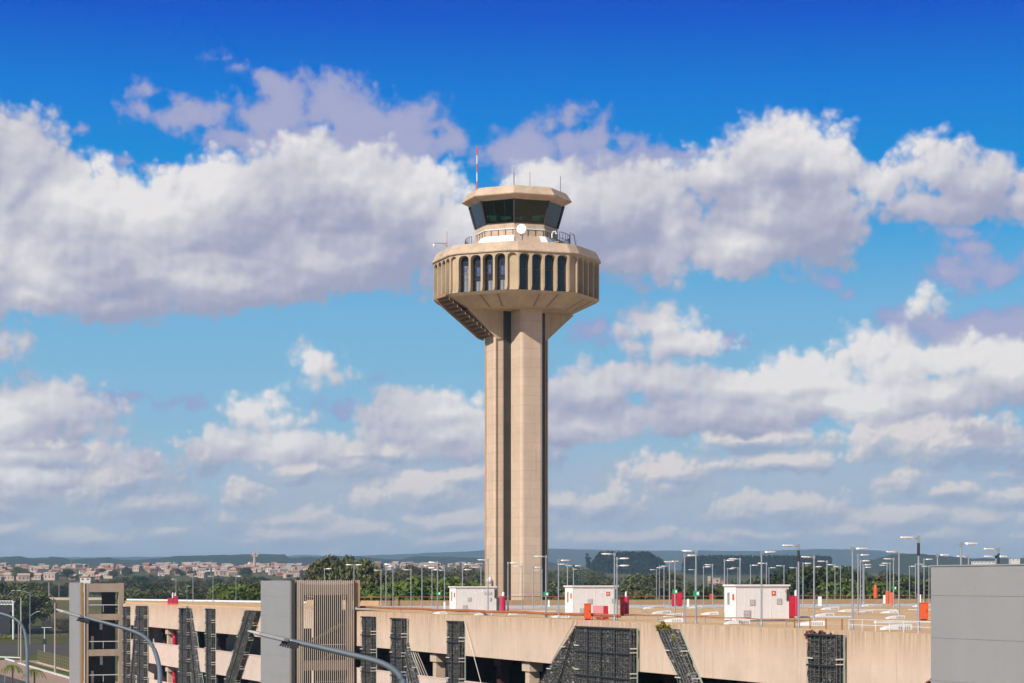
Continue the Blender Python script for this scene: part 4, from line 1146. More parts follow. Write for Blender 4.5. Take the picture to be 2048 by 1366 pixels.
# --- white cabins
Qd = -A
def cabin(label, xl, xc, xr, ytop, ybase, vents, signs, seed):
    d = F * 2.6 / (ybase - HZ); c = Vector((gx(xc, d), d, DECK)); s = F / d
    Hc = (ybase - ytop) / s
    k = (xr - CX) / F; wx = (k * c.y - c.x) / (-N.x + k * N.y)      # run along -N until bearing xr
    k = (xl - CX) / F; dep = (k * c.y - c.x) / (A.x - k * A.y)      # run along A until bearing xl
    R_ = -N
    o = thing('white_cabin', label, 'cabin', tuple(c + R_ * wx / 2 + A * dep / 2), 'white equipment cabins on the roof')
    W = lambda u, z, o_=0.0: c + R_ * u + UP * z + Qd * o_        # front wall
    m = MB(); m.obox(c + R_ * wx / 2 + A * dep / 2 + UP * (0.12 + (Hc - 0.24) / 2), R_, A, UP, wx / 2, dep / 2, (Hc - 0.24) / 2); m.build('wall', M['white_rib'], o)
    m = MB(); m.obox(c + R_ * wx / 2 + A * dep / 2 + UP * 0.058, R_, A, UP, wx / 2 - 0.05, dep / 2 - 0.05, 0.058); m.build('plinth', M['vent'], o)
    m = MB(); m.obox(c + R_ * wx / 2 + A * dep / 2 + UP * (Hc - 0.058), R_, A, UP, wx / 2 + 0.1, dep / 2 + 0.1, 0.058); m.build('roof', M['white'], o)
    for u in [wx * q / 6 for q in range(7)]:
        m = MB(); m.obox(W(u, Hc / 2, 0.006), R_, A, UP, 0.02, 0.006, Hc / 2 - 0.13); m.build('rib', M['white'], o)
    for (u, z, w, h) in vents:
        m = MB(); m.obox(W(u * wx, z * Hc, 0.02), R_, A, UP, w / 2, 0.02, h / 2); v = m.build('vent', M['vent'], o)
        m = MB()
        for q in range(5): m.obox(W(u * wx, z * Hc - h / 2 + h * (q + 0.5) / 5, 0.043), R_, A, UP, w / 2 - 0.03, 0.004, 0.018)
        m.build('louvre', M['white_rib'], v)
    for (u, z, w) in signs:
        m = MB(); m.obox(W(u * wx, z * Hc, 0.022), R_, A, UP, w / 2, 0.015, w / 2); sg = m.build('red_sign', M['orange'], o)
        m = MB(); m.obox(W(u * wx, z * Hc, 0.041), R_, A, UP, w / 5, 0.004, w / 5); m.build('pictogram', M['white'], sg)
    # door with sign on the sunlit end wall
    Wl = lambda v, z, o_=0.0: c + A * v + UP * z + N * o_
    m = MB(); m.obox(Wl(dep * 0.62, Hc * 0.46, 0.012), A, N, UP, 0.42, 0.012, Hc * 0.38); m.build('door', M['white'], o)
    m = MB(); m.obox(Wl(dep * 0.62, Hc * 0.62, 0.030), A, N, UP, 0.16, 0.006, 0.42); m.build('door_vent', M['vent'], o)
    m = MB(); m.obox(Wl(dep * 0.22, Hc * 0.66, 0.012), A, N, UP, 0.13, 0.012, 0.2); m.build('red_sign', M['orange'], o)
    m = MB(); m.obox(W(wx * 0.985, Hc * 0.72, 0.03), R_, A, UP, 0.1, 0.03, 0.4); m.build('switch_box', M['seam'], o)
    return o
cabin('white cabin standing left of the control tower foot', 899, 912, 992, 1172.5, 1225, [(0.33, 0.5, 0.34, 0.34), (0.22, 0.2, 0.42, 0.38), (0.80, 0.74, 0.7, 0.26), (0.86, 0.5, 0.2, 0.3)], [], 1)
cabin('white cabin right of the tower with a pink and red counter before it', 1130, 1146, 1234, 1171, 1232.5, [(0.38, 0.48, 0.4, 0.4), (0.2, 0.18, 0.34, 0.4), (0.92, 0.5, 0.3, 0.35)], [(0.79, 0.73, 0.30)], 2)
cabin('largest and nearest white cabin, with an orange square sign', 1449, 1472, 1577, 1169, 1244, [(0.31, 0.52, 0.38, 0.38), (0.21, 0.22, 0.52, 0.46), (0.82, 0.55, 0.38, 0.38)], [(0.71, 0.77, 0.30), (0.95, 0.82, 0.12)], 3)

# --- red and orange fire cabinets and bottles
def at(x, y): d = inside(x, F * 2.6 / (y - HZ)); return Vector((gx(x, d), d, DECK)), F / d
def drum(label, x0, x1, ytop, ybase, mat, white_top=None, cat='fire cabinet'):
    p, s = at((x0 + x1) / 2, ybase); r = (x1 - x0) / s / 2; h = (HZ - ytop) / s + 2.6
    o = thing('fire_cabinet', label, cat, tuple(p), 'red and orange fire cabinets')
    m = MB(); m.lathe([(r * 0.8, 0.10), (r, 0.16), (r, h * 0.93), (r * 0.92, h * 0.97), (r * 0.5, h)], p, 14); m.build('body', M[mat], o)
    for sg in (-1, 1):
        m = MB(); m.obox(p + Vector((sg * r * 0.55, 0, 0.06)), (1, 0, 0), (0, 1, 0), UP, 0.05, 0.12, 0.058); m.build('foot', M['blackish'], o)
    if white_top:
        w0, w1, wy = white_top; rr = (w1 - w0) / s / 2; hh = (ytop - wy) / s; q = Vector(((w0 + w1) / 2 - (x0 + x1) / 2, 0, 0)) / s
        m = MB(); m.lathe([(rr, h), (rr, h + hh * 0.75), (rr * 0.5, h + hh), (0.02, h + hh)], p + q, 10); m.build('white_cap', M['white'], o)
    return o
def cabinet(label, x0, x1, ytop, ybase, mat, dep=0.5, top=None):
    p, s = at((x0 + x1) / 2, ybase); w = (x1 - x0) / s / 2; h = (HZ - ytop) / s + 2.6
    o = thing('fire_cabinet', label, 'fire cabinet', tuple(p), 'red and orange fire cabinets')
    m = MB(); m.obox(p + UP * (0.1 + (h - 0.1) / 2), (1, 0, 0), (0, 1, 0), UP, w, dep / 2, (h - 0.1) / 2); m.build('body', M[mat], o)
    m = MB(); m.obox(p + UP * 0.048, (1, 0, 0), (0, 1, 0), UP, w * 0.8, dep * 0.4, 0.048); m.build('plinth', M['blackish'], o)
    m = MB(); m.obox(p + UP * (h * 0.55) - Vector((0, dep / 2 + 0.012, 0)), (1, 0, 0), (0, 1, 0), UP, w * 0.84, 0.012, h * 0.38); dd = m.build('door', M[mat], o)
    m = MB(); m.obox(p + UP * (h * 0.55) + Vector((w * 0.6, -dep / 2 - 0.03, 0)), (1, 0, 0), (0, 1, 0), UP, 0.02, 0.012, 0.1); m.build('handle', M['blackish'], dd)
    m = MB(); m.obox(p + UP * (h + 0.018), (1, 0, 0), (0, 1, 0), UP, w + 0.03, dep / 2 + 0.04, 0.018); m.build('lid', M[mat if top is None else top], o)
    return o
drum('slim crimson fire cabinet beside the leftmost white cabin', 1000, 1011, 1192, 1226, 'crimson', (1004, 1009, 1184))
cabinet('dark grey electrical box between the leftmost white cabin and its red cabinet', 993, 999, 1196, 1225, 'seam')
drum('crimson fire cabinet right of the middle white cabin', 1249, 1258, 1193, 1231, 'crimson', (1250, 1254, 1183))
cabinet('dark red fire cabinet touching the middle white cabin', 1240.5, 1249, 1194, 1231.5, 'red')
cabinet('dark red fire cabinet touching the largest white cabin', 1577.5, 1589, 1192, 1236, 'red')
drum('crimson fire cabinet with white bottle right of the largest cabin', 1589, 1597, 1192, 1235, 'crimson', (1589, 1594, 1180))
cabinet('broad red fire cabinet left half, below a green sign', 1343.5, 1353, 1188, 1213, 'red')
cabinet('broad red fire cabinet right half with a red bell above', 1354, 1364.5, 1186, 1213, 'red')
cabinet('slim orange cabinet left of the largest white cabin', 1419, 1427, 1188, 1207, 'orange', 0.4)
p = px(1751, 1191.5, 276); o = thing('fire_cabinet', 'small orange bottle shaped cabinet standing on the rear parapet', 'fire cabinet', tuple(p), 'red and orange fire cabinets')
m = MB(); m.lathe([(0.25, -0.3), (0.27, 0.9), (0.2, 1.15), (0.08, 1.45), (0.0, 1.5)], p, 12); m.build('body', M['orange'], o)
drum('orange drum left of the pair by the lamp posts', 1771, 1779.5, 1182, 1208, 'orange', None)
drum('orange drum right of the pair by the lamp posts', 1780, 1788.5, 1185, 1213, 'orange', None)
cabinet('square orange cabinet beside the tallest lamp post', 1840, 1855, 1206, 1241, 'orange', 0.6)
cabinet('orange cabinet at the left end of the pink counter', 1168.5, 1182, 1208, 1242, 'orange', 0.6)
# pink and red counter by the middle cabin
p, s = at(1200, 1239); o = thing('counter', 'low pink and red counter in front of the middle white cabin', 'counter', tuple(p))
for x0, x1, y0, y1, mt, nm in ((1186, 1206, 1214.5, 1233, 'pink', 'pink_panel'), (1207, 1216, 1215, 1233, 'red', 'red_panel'), (1183, 1217, 1234, 1237, 'orange', 'shelf'), (1192, 1203, 1238, 1241, 'crimson', 'crate'), (1206, 1216, 1237.5, 1242, 'crimson', 'crate')):
    m = MB(); zb = (1242 - y1) / s; zt_ = (1242 - y0) / s
    m.obox(Vector((gx((x0 + x1) / 2, p.y), p.y, DECK + (zb + zt_) / 2 + 0.01)), (1, 0, 0), (0, 1, 0), UP, (x1 - x0) / s / 2, 0.3 if nm != 'shelf' else 0.4, (zt_ - zb) / 2); m.build(nm, M[mt], o)
for x in (1184, 1205, 1216.5):
    m = MB(); m.tube([Vector((gx(x, p.y), p.y - 0.35, DECK)), Vector((gx(x, p.y), p.y - 0.35, DECK + 5 / s))], 0.05, 5); m.build('leg', M['orange'], o)
# pink and red valve group on the left part of the roof
d = 270; b = Vector((gx(346, d), d, DECK)); s = F / d
o = thing('valve_cabinet', 'crimson and red cabinet with white bottles on the left roof edge', 'fire cabinet', tuple(b))
for x0, x1, y0, y1, mt, nm in ((336, 347, 1196, 1207, 'crimson', 'crimson_box'), (349, 355.5, 1192, 1207, 'red', 'red_box'), (336, 356, 1207.5, 1209.5, 'orange', 'tray')):
    m = MB(); m.obox(px((x0 + x1) / 2, (y0 + y1) / 2, d), (1, 0, 0), (0, 1, 0), UP, (x1 - x0) / s / 2, 0.35, (y1 - y0) / s / 2); m.build(nm, M[mt], o)
for x, y0 in ((345.5, 1184), (350.5, 1185)):
    m = MB(); q = px(x, 1196, d); hh = (1196 - y0) / s; m.lathe([(0.10, -0.15), (0.10, hh * 0.7), (0.04, hh * 0.85), (0.04, hh)], q, 8); m.build('bottle', M['white'], o)
# pink cabinet seen through the slats
p, s = at(638, 1216); 
p = Vector((gx(638, 215), 215, DECK)); o = thing('fire_cabinet', 'pink cabinet seen through the slats of the slatted stair tower', 'fire cabinet', tuple(p), 'red and orange fire cabinets')
m = MB(); m.obox(p + UP * 0.65, (1, 0, 0), (0, 1, 0), UP, 0.42, 0.3, 0.6); m.build('body', M['crimson'], o)
m = MB(); m.obox(p + UP * 0.02, (1, 0, 0), (0, 1, 0), UP, 0.8, 0.4, 0.02); m.build('plinth', M['white'], o)

# --- low white roof hoods with louvred side
HOODS = [(1323, 1228, 1.35), (1346, 1234, 1.3), (1343, 1245, 1.3), (1419, 1230, 1.25), (1474, 1249, 1.4), (1621, 1252, 1.45), (1649, 1233, 1.3), (1660, 1220, 1.5), (1729, 1227, 1.2), (1779, 1227, 1.3),
         (1790, 1238, 1.2), (1792, 1260, 1.5), (1838, 1214, 1.3), (1300, 1218, 1.2), (1390, 1217, 1.2), (1120, 1236, 1.2), (966, 1231, 1.2), (880, 1229, 1.1), (1034, 1230, 1.2), (1735, 1213, 1.2), (1690, 1224, 1.1), (1560, 1222, 1.0)]
HL = ['on the deck left of the largest white cabin', 'at the roof edge below the cabins', 'on the deck right of the largest white cabin', 'among the lamp posts near the grey stair tower']
hp = thing('roof_hood', 'x', 'roof vent', (0, 0, 0), 'low white roof hoods')
m = MB()
prof = [(-0.75, 0.02), (-0.75, 0.10), (-0.45, 0.20), (0.0, 0.27), (0.5, 0.30), (0.75, 0.30), (0.75, 0.02)]
m.prism([Vector((x, -0.3, z)) for x, z in prof], Vector((0, 0.6, 0))); fix_normals(m.build('hood', M['white'], hp))
m = MB()
for k in range(6): m.obox((0.0 + k * 0.12, -0.306, 0.14), (1, 0, 0), (0, 1, 0), UP, 0.03, 0.005, 0.08)
m.build('louvre', M['vent'], hp)
hc = {}
for k, (x, y, w) in enumerate(sorted(HOODS)):
    p, s = at(x, y); area = HL[1] if x < 1260 else HL[0] if x < 1480 else HL[2] if x < 1700 else HL[3]
    hc[area] = hc.get(area, 0) + 1
    o = hp if k == 0 else dup(hp)
    o.location = p; o.rotation_euler = (0, 0, 0.37 if k % 3 else 0.1); o.scale = (w * 0.75,) * 3
    o['label'] = '%s low white hood from the left %s' % (ORD[hc[area] - 1], area); o['group'] = 'low white roof hoods'

# --- small concrete kerb blocks and benches
for k, (x, y, lab) in enumerate(((1318, 1220, 'pale low block on the deck right of the broad red cabinet'), (1415, 1222, 'pale low block behind the hoods left of the largest cabin'), (1628, 1223, 'pale low block with a dark slot right of the largest cabin'), (1775, 1213, 'long pale low block below the orange drums'), (1805, 1222, 'pale low block left of the square orange cabinet'))):
    p, s = at(x, y); o = thing('kerb_block', lab, 'block', tuple(p)); m = MB(); m.obox(p + UP * 0.16, (1, 0, 0), (0, 1, 0), UP, 0.5, 0.2, 0.15); m.build('block', M['parapet'], o)
    m = MB(); m.obox(p + UP * 0.33, (1, 0, 0), (0, 1, 0), UP, 0.54, 0.24, 0.018); m.build('cap', M['column'], o)
for k, (x0, x1, yt, yb, lab) in enumerate(((887, 891, 1203, 1220, 'white post beside the roof aisle near the slatted tower'), (1096, 1099, 1200, 1214, 'white post on the aisle right of the tower foot'), (1374, 1378, 1198, 1214, 'white post left of the green sign lamp'), (1636, 1643, 1193, 1206, 'white panel on the rear aisle behind the hoods'), (1766.5, 1770.5, 1190, 1206, 'white post left of the orange drums'), (1839, 1841.5, 1189, 1206, 'white bottle standing left of the square orange cabinet'))):
    d = F * 2.6 / (yb - HZ) if yb > 1210 else 250; p = Vector((gx((x0 + x1) / 2, d), d, DECK)); h = (yb - yt) * d / F
    if yb <= 1210: h = (HZ - yt) * d / F + 2.6
    m = MB(); m.obox(p + UP * h / 2, (1, 0, 0), (0, 1, 0), UP, (x1 - x0) * d / F / 2, 0.15, h / 2); tag(m.build('white_post', M['white'], None, origin=p), lab, 'post')
# white hand rail on the roof edge before the right stair tower
t0, t1 = t_at(1698, -0.5), t_at(1866, -0.5)
o = thing('hand_rail', 'white tubular hand rail on the roof edge by the grey stair tower', 'railing', tuple(fac((t0 + t1) / 2, DECK, -0.5)))
for hh in (0.32, 0.62): 
    m = MB(); m.tube([fac(t0, DECK + hh, -0.5), fac(t1, DECK + hh, -0.5)], 0.018, 6); m.build('rail', M['whiterail'], o)
for k in range(7):
    m = MB(); q = t0 + (t1 - t0) * k / 6; m.tube([fac(q, DECK, -0.5), fac(q, DECK + 0.64, -0.5)], 0.02, 6); m.build('post', M['whiterail'], o)
for k, x in enumerate((1620, 1652, 1684, 1589)):
    t = t_at(x, -0.6); m = MB(); m.tube([fac(t, DECK, -0.6), fac(t, DECK + 0.62, -0.6)], 0.04, 6)
    tag(m.build('rusty_post', M['rust'], None, origin=fac(t, DECK, -0.6)), ['short rusty post below the second lamp right of the largest cabin', 'short rusty post midway along the roof edge right of the largest cabin', 'short thick rusty post nearest the white hand rail', 'short rusty post just below the crimson cabinet of the largest cabin'][k], 'post')
# red hydrant in the left opening
for k, (y0, y1) in enumerate(((1262, 1290), (1343, 1372))):
    t = t_at(349, -0.9); b = fac(t, z_at(y1, fac(t, 0, -0.9)), -0.9); h = (y1 - y0) * b.y / F
    o = thing('fire_hydrant', ['red fire point in the upper opening left of the third upright cage', 'red fire point in the lower opening left of the third upright cage'][k], 'fire point', tuple(b))
    m = MB(); m.lathe([(0.3, 0), (0.3, h * 0.55), (0.26, h * 0.6), (0.30, h * 0.9), (0.12, h)], b, 12); m.build('body', M['red'], o)
    m = MB(); m.obox(b + N * 0.32 + UP * h * 0.3, A, N, UP, 0.22, 0.02, h * 0.2); m.build('panel', M['pink'], o)

# ================================================================== LANDSCAPE
def height(x, y):
    """ground level: flat round the airport, climbing to the town on the left and to low hills on the right"""
    px_ = CX + x / max(y, 1) * F
    if y < 560: base = 0.0
    elif y < 1300: base = 13.0 * ((y - 560) / 740) ** 1.2
    elif y < 1800: base = 13.0 + 7.0 * (y - 1300) / 500
    elif y < 3000: base = 20.0 + 22.0 * (y - 1800) / 1200
    else: base = 42.0 + 8.0 * min(1.0, (y - 3000) / 4000)
    lft = min(1.0, max(0.0, (1500 - px_) / 500))
    right = 1.0 - lft
    if y > 560: base *= (0.80 * right + lft)
    n = mnoise.noise(Vector((x * 0.004, y * 0.0025, 3.1)))
    if y > 600: base += n * min(4.0, (y - 600) * 0.006)
    return base
m = MB()
ys = [-60, 40, 120, 200, 280, 340, 400, 460, 520, 560, 600, 660, 720, 800, 880, 960, 1060, 1160, 1300, 1450, 1600, 1800, 2000, 2250, 2500, 2800, 3200, 3800, 4600, 5600, 7000, 9000, 12000, 16000]
NXg = 60; vs = []
for y in ys:
    hwid = 260 + max(0, y) * 0.55
    for i in range(NXg + 1):
        x = -hwid + 2 * hwid * i / NXg
        vs.append((x, y, height(x, y) if y > 0 else 0.0))
fs = []
for j in range(len(ys) - 1):
    for i in range(NXg):
        a = j * (NXg + 1) + i; fs.append((a, a + 1, a + NXg + 2, a + NXg + 1))
m.add(vs, fs)
M['terrain'] = ground_mat('terrain_grass', [(0.28, (0.035, 0.055, 0.016, 1)), (0.45, (0.075, 0.085, 0.028, 1)), (0.58, (0.13, 0.105, 0.045, 1)), (0.75, (0.20, 0.13, 0.065, 1))], 0.006, 0.05)
tag(m.build('ground', M['terrain'], None, smooth=True), 'rolling brown green land behind the car park', 'ground', None, 'structure')

M['hill_wood'] = foliage('hill_woodland', (0.020, 0.036, 0.018), (0.050, 0.064, 0.028), 0.004)
M['hill_far'] = foliage('far_hill_woodland', (0.030, 0.045, 0.030), (0.055, 0.068, 0.040), 0.002)
def ridge(name, label, pts, d, foot_y, mat, bump, seed, step=9):
    """a hill range: its skyline as seen, with real depth in front of and behind the crest"""
    rng = random.Random(seed); m = MB(); xs = list(range(-160, 2230, step)); prof = sorted(pts)
    def sky(x):
        for (a, ya), (b, yb) in zip(prof, prof[1:]):
            if a <= x <= b:
                u = (x - a) / max(1, b - a); u = u * u * (3 - 2 * u) if b - a > 12 else u
                return ya + (yb - ya) * u
        return prof[0][1] if x < prof[0][0] else prof[-1][1]
    zf = EYE + (HZ - foot_y) / F * d * 0.8
    rows = [(0.80, 0.0), (0.85, 0.35), (0.90, 0.68), (0.95, 0.90), (1.0, 1.0), (1.08, 0.85), (1.25, 0.1)]
    vs = []
    for r, (dd, hh) in enumerate(rows):
        for x in xs:
            zc = EYE + (HZ - sky(x)) / F * d
            z = zf + (zc - zf) * hh
            nz = mnoise.noise(Vector((x * 0.045, r * 3.3, seed))) + 0.6 * mnoise.noise(Vector((x * 0.16, r * 5.1, seed + 4)))
            z += nz * bump * (0.6 if r == 4 else 1.0)
            vs.append(((x - CX) / F * d * dd, d * dd, z))
    fs = []; n = len(xs)
    for r in range(len(rows) - 1):
        for i in range(n - 1): a = r * n + i; fs.append((a, a + 1, a + n + 1, a + n))
    m.add(vs, fs); return tag(m.build(name, mat, None, smooth=True), label, 'hills', None, 'structure')
ridge('mountains', 'far pale blue mountain range on the horizon', [(-160, 1116), (560, 1113), (600, 1110), (700, 1112), (780, 1109), (900, 1104), (1000, 1099), (1100, 1097), (1180, 1099), (1260, 1101), (1400, 1101), (1500, 1102), (1650, 1098), (1740, 1100), (1800, 1106), (1880, 1116), (2000, 1116), (2230, 1112)], 9000, 1140, M['hill_far'], 3.0, 11)
ridge('hills', 'dark blue wooded hills behind the town', [(-160, 1112), (0, 1115), (28, 1112), (70, 1117), (110, 1114), (150, 1119), (215, 1116), (258, 1121), (300, 1118), (360, 1112), (420, 1110), (500, 1109), (572, 1108.5), (576, 1116), (620, 1114), (700, 1112), (762, 1117), (800, 1120), (830, 1113), (900, 1114), (970, 1116), (1060, 1122), (1200, 1140), (1700, 1142), (1760, 1140), (2230, 1140)], 4600, 1143, M['hill_wood'], 4.0, 23)
ridge('hills', 'dark green wooded hill on the right', [(-160, 1160), (1500, 1160), (1690, 1150), (1740, 1120), (1790, 1108), (1850, 1108), (1900, 1114), (1960, 1118), (2048, 1116), (2230, 1114)], 3400, 1150, M['hill_wood'], 3.2, 37)

# ------------------------------------------------------------------ trees
def tree_proto(name, label, mat, h, rx, rz, n_clump, n_leaf, leaf, seed, trunk=0.3, crown_c=0.62):
    rng = random.Random(seed); o = thing(name, label, 'tree', (0, 0, 0))
    m = MB(); m.tube([(0, 0, -0.6), (0.05 * h * 0.1, 0, h * 0.3), (0.03 * h, 0.01 * h, h * 0.6), (0.02 * h, 0, h * 0.82)], [trunk, trunk * 0.8, trunk * 0.5, trunk * 0.15], 6)
    cl = []
    for k in range(n_clump):
        a = rng.uniform(0, 2 * math.pi); u = rng.uniform(-0.75, 1.0); q = math.sqrt(max(0, 1 - u * u)); rr = rng.uniform(0.55, 1.0) * (1 + 0.18 * math.sin(3 * a + seed))
        cl.append(Vector((rx * rr * q * math.cos(a), rx * rr * q * math.sin(a), h * crown_c + rz * u * rr)))
    for c in cl[:7]: m.tube([(0.02 * h, 0, h * 0.38), Vector((c.x * 0.5, c.y * 0.5, (h * 0.42 + c.z) / 2)), c], [trunk * 0.4, trunk * 0.25, trunk * 0.08], 5)
    m.build('trunk', M['bark'], o)
    m = MB()
    for c in cl: leaf_clump(m, c, rx * rng.uniform(0.22, 0.38), n_leaf, leaf, rng, 0.75)
    m.build('crown', mat, o); return o
TREES = {
 'dark': tree_proto('broadleaf_tree', 'dark', M['leaf_dark'], 10, 4.2, 3.9, 60, 95, 0.27, 1),
 'mid': tree_proto('broadleaf_tree', 'mid', M['leaf_mid'], 10, 4.4, 3.6, 60, 95, 0.27, 2),
 'bright': tree_proto('broadleaf_tree', 'bright', M['leaf_bright'], 10, 4.3, 3.7, 60, 95, 0.27, 3),
 'dry': tree_proto('sparse_tree', 'dry', M['leaf_dry'], 10, 3.8, 4.2, 46, 60, 0.22, 4),
}
LBL = {'dark': 'dark green bushy tree', 'mid': 'olive green bushy tree', 'bright': 'bright green bushy tree', 'dry': 'sparse brownish grey tree'}
tused = set()
def plant(kind, x, ytop, d, zone, wide=1.0, rng=random.Random(9)):
    X = gx(x, d); g = height(X, d); top = EYE + (HZ - ytop) / F * d
    hgt = max(2.0, top - g); s = hgt / 10.0 / 1.02
    if kind not in tused: tused.add(kind); o = TREES[kind]
    else: o = dup(TREES[kind])
    o.location = (X, d, g); o.rotation_euler = (0, 0, rng.uniform(0, 6.28)); o.scale = (s * wide, s * wide, s)
    o['label'] = LBL[kind] + ' ' + zone; o['group'] = 'trees ' + zone
    return o
rng = random.Random(21)
def belt(x0, x1, n, ytop, d0, d1, kinds, zone, wide=(1.0, 1.5), jy=6):
    for k in range(n):
        x = x0 + (x1 - x0) * (k + rng.uniform(0.1, 0.9)) / n
        y = ytop(x) if callable(ytop) else ytop
        plant(rng.choice(kinds), x, y + rng.uniform(-jy * 0.3, jy), rng.uniform(d0, d1), zone, rng.uniform(*wide), rng)
# the big olive grove behind the slatted stair tower
def grove(x): u = (x - 690) / 74; return 1121 + 52 * u * u
belt(632, 755, 16, grove, 430, 520, ['mid', 'mid', 'mid'], 'in the big grove behind the slatted stair tower', (0.6, 0.85), 9)
belt(600, 770, 9, 1158, 400, 430, ['mid', 'dark', 'bright'], 'at the foot of the big grove', (0.9, 1.2), 14)
belt(775, 910, 11, lambda x: 1152 + 14 * abs((x - 850) / 60), 330, 380, ['bright', 'bright', 'mid'], 'behind the roof left of the leftmost white cabin', (0.9, 1.2), 10)
belt(740, 830, 6, 1160, 385, 430, ['dark', 'mid'], 'between the grove and the bright trees', (0.9, 1.2), 14)
belt(860, 985, 16, 1136, 800, 1000, ['dry', 'dry', 'mid'], 'in the brown scrub left of the tower', (1.0, 1.5), 26)
belt(770, 880, 8, 1138, 820, 1000, ['mid', 'dry'], 'beyond the bright trees left of the tower', (1.1, 1.6), 16)
# vegetation across the left middle
belt(250, 525, 30, 1168, 700, 900, ['mid', 'dark', 'dry', 'mid'], 'in the valley below the town', (1.1, 1.7), 18)
belt(180, 530, 26, 1152, 1000, 1350, ['mid', 'dark', 'dry'], 'on the slope below the town', (1.2, 1.8), 14)
belt(455, 535, 7, 1168, 400, 470, ['bright', 'dark'], 'left of the slatted stair tower', (0.8, 1.1), 14)
belt(250, 470, 12, 1186, 560, 640, ['mid', 'dark'], 'behind the left roof edge', (1.0, 1.5), 8)
# dark trees at far left
belt(-30, 62, 8, 1163, 640, 700, ['dark', 'dark', 'mid'], 'at the far left by the road', (0.9, 1.2), 12)
belt(-20, 58, 6, 1196, 610, 650, ['dark', 'mid'], 'lower row at the far left by the road', (0.9, 1.2), 14)
belt(60, 140, 7, 1164, 960, 1080, ['mid', 'dry', 'dark'], 'between the far left trees and the stair tower', (1.0, 1.5), 10)
belt(118, 142, 2, 1236, 610, 625, ['dry'], 'beside the road left of the striped stair tower', (0.9, 1.2), 6)
# right hand side
belt(1585, 1705, 15, lambda x: 1150 - 14 * math.sin((x - 1575) / 45), 420, 500, ['dark', 'dark', 'mid'], 'in the dark clump right of the largest cabin', (0.9, 1.3), 12)
belt(1695, 1880, 14, 1158, 400, 470, ['bright', 'mid', 'bright', 'dark'], 'behind the orange cabinets', (0.9, 1.3), 14)
belt(1700, 1900, 12, 1146, 900, 1200, ['mid', 'dark', 'dry'], 'beyond the right end of the roof', (1.2, 1.7), 12)
belt(1100, 1330, 16, 1160, 700, 900, ['mid', 'dark', 'dry'], 'below the plantation', (1.2, 1.8), 16)
belt(1270, 1340, 4, 1150, 750, 800, ['mid'], 'large round trees left of the red cabinets', (1.3, 1.6), 4)
belt(1330, 1590, 18, 1166, 700, 1000, ['mid', 'dry', 'bright', 'dark'], 'between the lamp posts below the plantation', (1.2, 1.8), 16)
belt(1100, 1700, 26, 1178, 430, 560, ['mid', 'dark', 'bright'], 'just behind the rear parapet', (1.1, 1.6), 12)
belt(1085, 1200, 10, 1140, 1300, 1700, ['mid', 'dark'], 'left of the plantation', (1.2, 1.8), 14)
belt(1700, 2060, 22, 1140, 1500, 2100, ['dark', 'mid'], 'on the low ground of the right hill', (1.2, 2.0), 14)
belt(0, 640, 120, 1141, 1650, 2700, ['dark', 'mid', 'mid'], 'between the houses of the town', (0.9, 1.5), 24)

# dark timber plantation: hundreds of narrow tall trees that read as one mass
def plantation(label, x0, x1, skyline, base_y, d, n, seed):
    rng = random.Random(seed); m = MB()
    for k in range(n):
        x = rng.uniform(x0, x1); dd = d * rng.uniform(0.97, 1.06); top = skyline(x) + rng.choice((0, 1, 2, 3, 6)) * rng.uniform(0, 1.2)
        X = gx(x, d) * dd / d; g = EYE + (HZ - base_y) / F * d; zt_ = EYE + (HZ - top) / F * dd
        h = zt_ - g
        m.tube([(X, dd, g - 2), (X, dd, g + h * 0.6)], [0.35, 0.2], 4, False)
        for q in range(16):
            z = g + h * rng.uniform(0.25, 1.0); sp = 2.6 * (1.08 - (z - g) / h) + 1.0
            leaf_clump(m, (X + rng.uniform(-sp, sp) * 0.6, dd + rng.uniform(-sp, sp) * 0.6, z), sp * 0.7, 7, 1.5, rng, 1.3)
    o = tag(m.build('plantation', M['leaf_euca'], None, origin=(gx((x0 + x1) / 2, d), d, 20)), label, 'plantation', None, 'stuff')
plantation('dark blue green timber plantation with a domed top right of the tower', 1183, 1332, lambda x: 1104 + (0 if 1190 < x < 1290 else 0) + max(0, (1200 - x)) * 1.4 + max(0, x - 1296) * 0.55 + max(0, x - 1322) * 1.2, 1152, 2400, 260, 5)
plantation('long dark timber plantation with an even top behind the largest cabin', 1366, 1662, lambda x: 1112 + max(0, 1380 - x) * 0.5 + max(0, x - 1600) * 0.03, 1152, 2500, 460, 6)
for x, yt in ((1175, 1107), (1178.5, 1113)):
    X = gx(x, 2300); 
    o = thing('tall_pine', ['slender lone tall tree standing left of the domed plantation', 'shorter slender tree close beside the lone tall tree'][0 if x < 1177 else 1], 'tree', (X, 2300, height(X, 2300)))
    zt_ = EYE + (HZ - yt) / F * 2300; g = height(X, 2300); m = MB(); m.tube([(X, 2300, g - 2), (X, 2300, zt_)], [0.6, 0.1], 5); m.build('trunk', M['bark'], o)
    m = MB(); r2 = random.Random(int(x)); 
    for q in range(26): z = g + (zt_ - g) * r2.uniform(0.35, 1.0); leaf_clump(m, (X + r2.uniform(-1.2, 1.2), 2300 + r2.uniform(-1, 1), z), 1.4, 9, 0.9, r2, 1.2)
    m.build('crown', M['leaf_euca'], o)

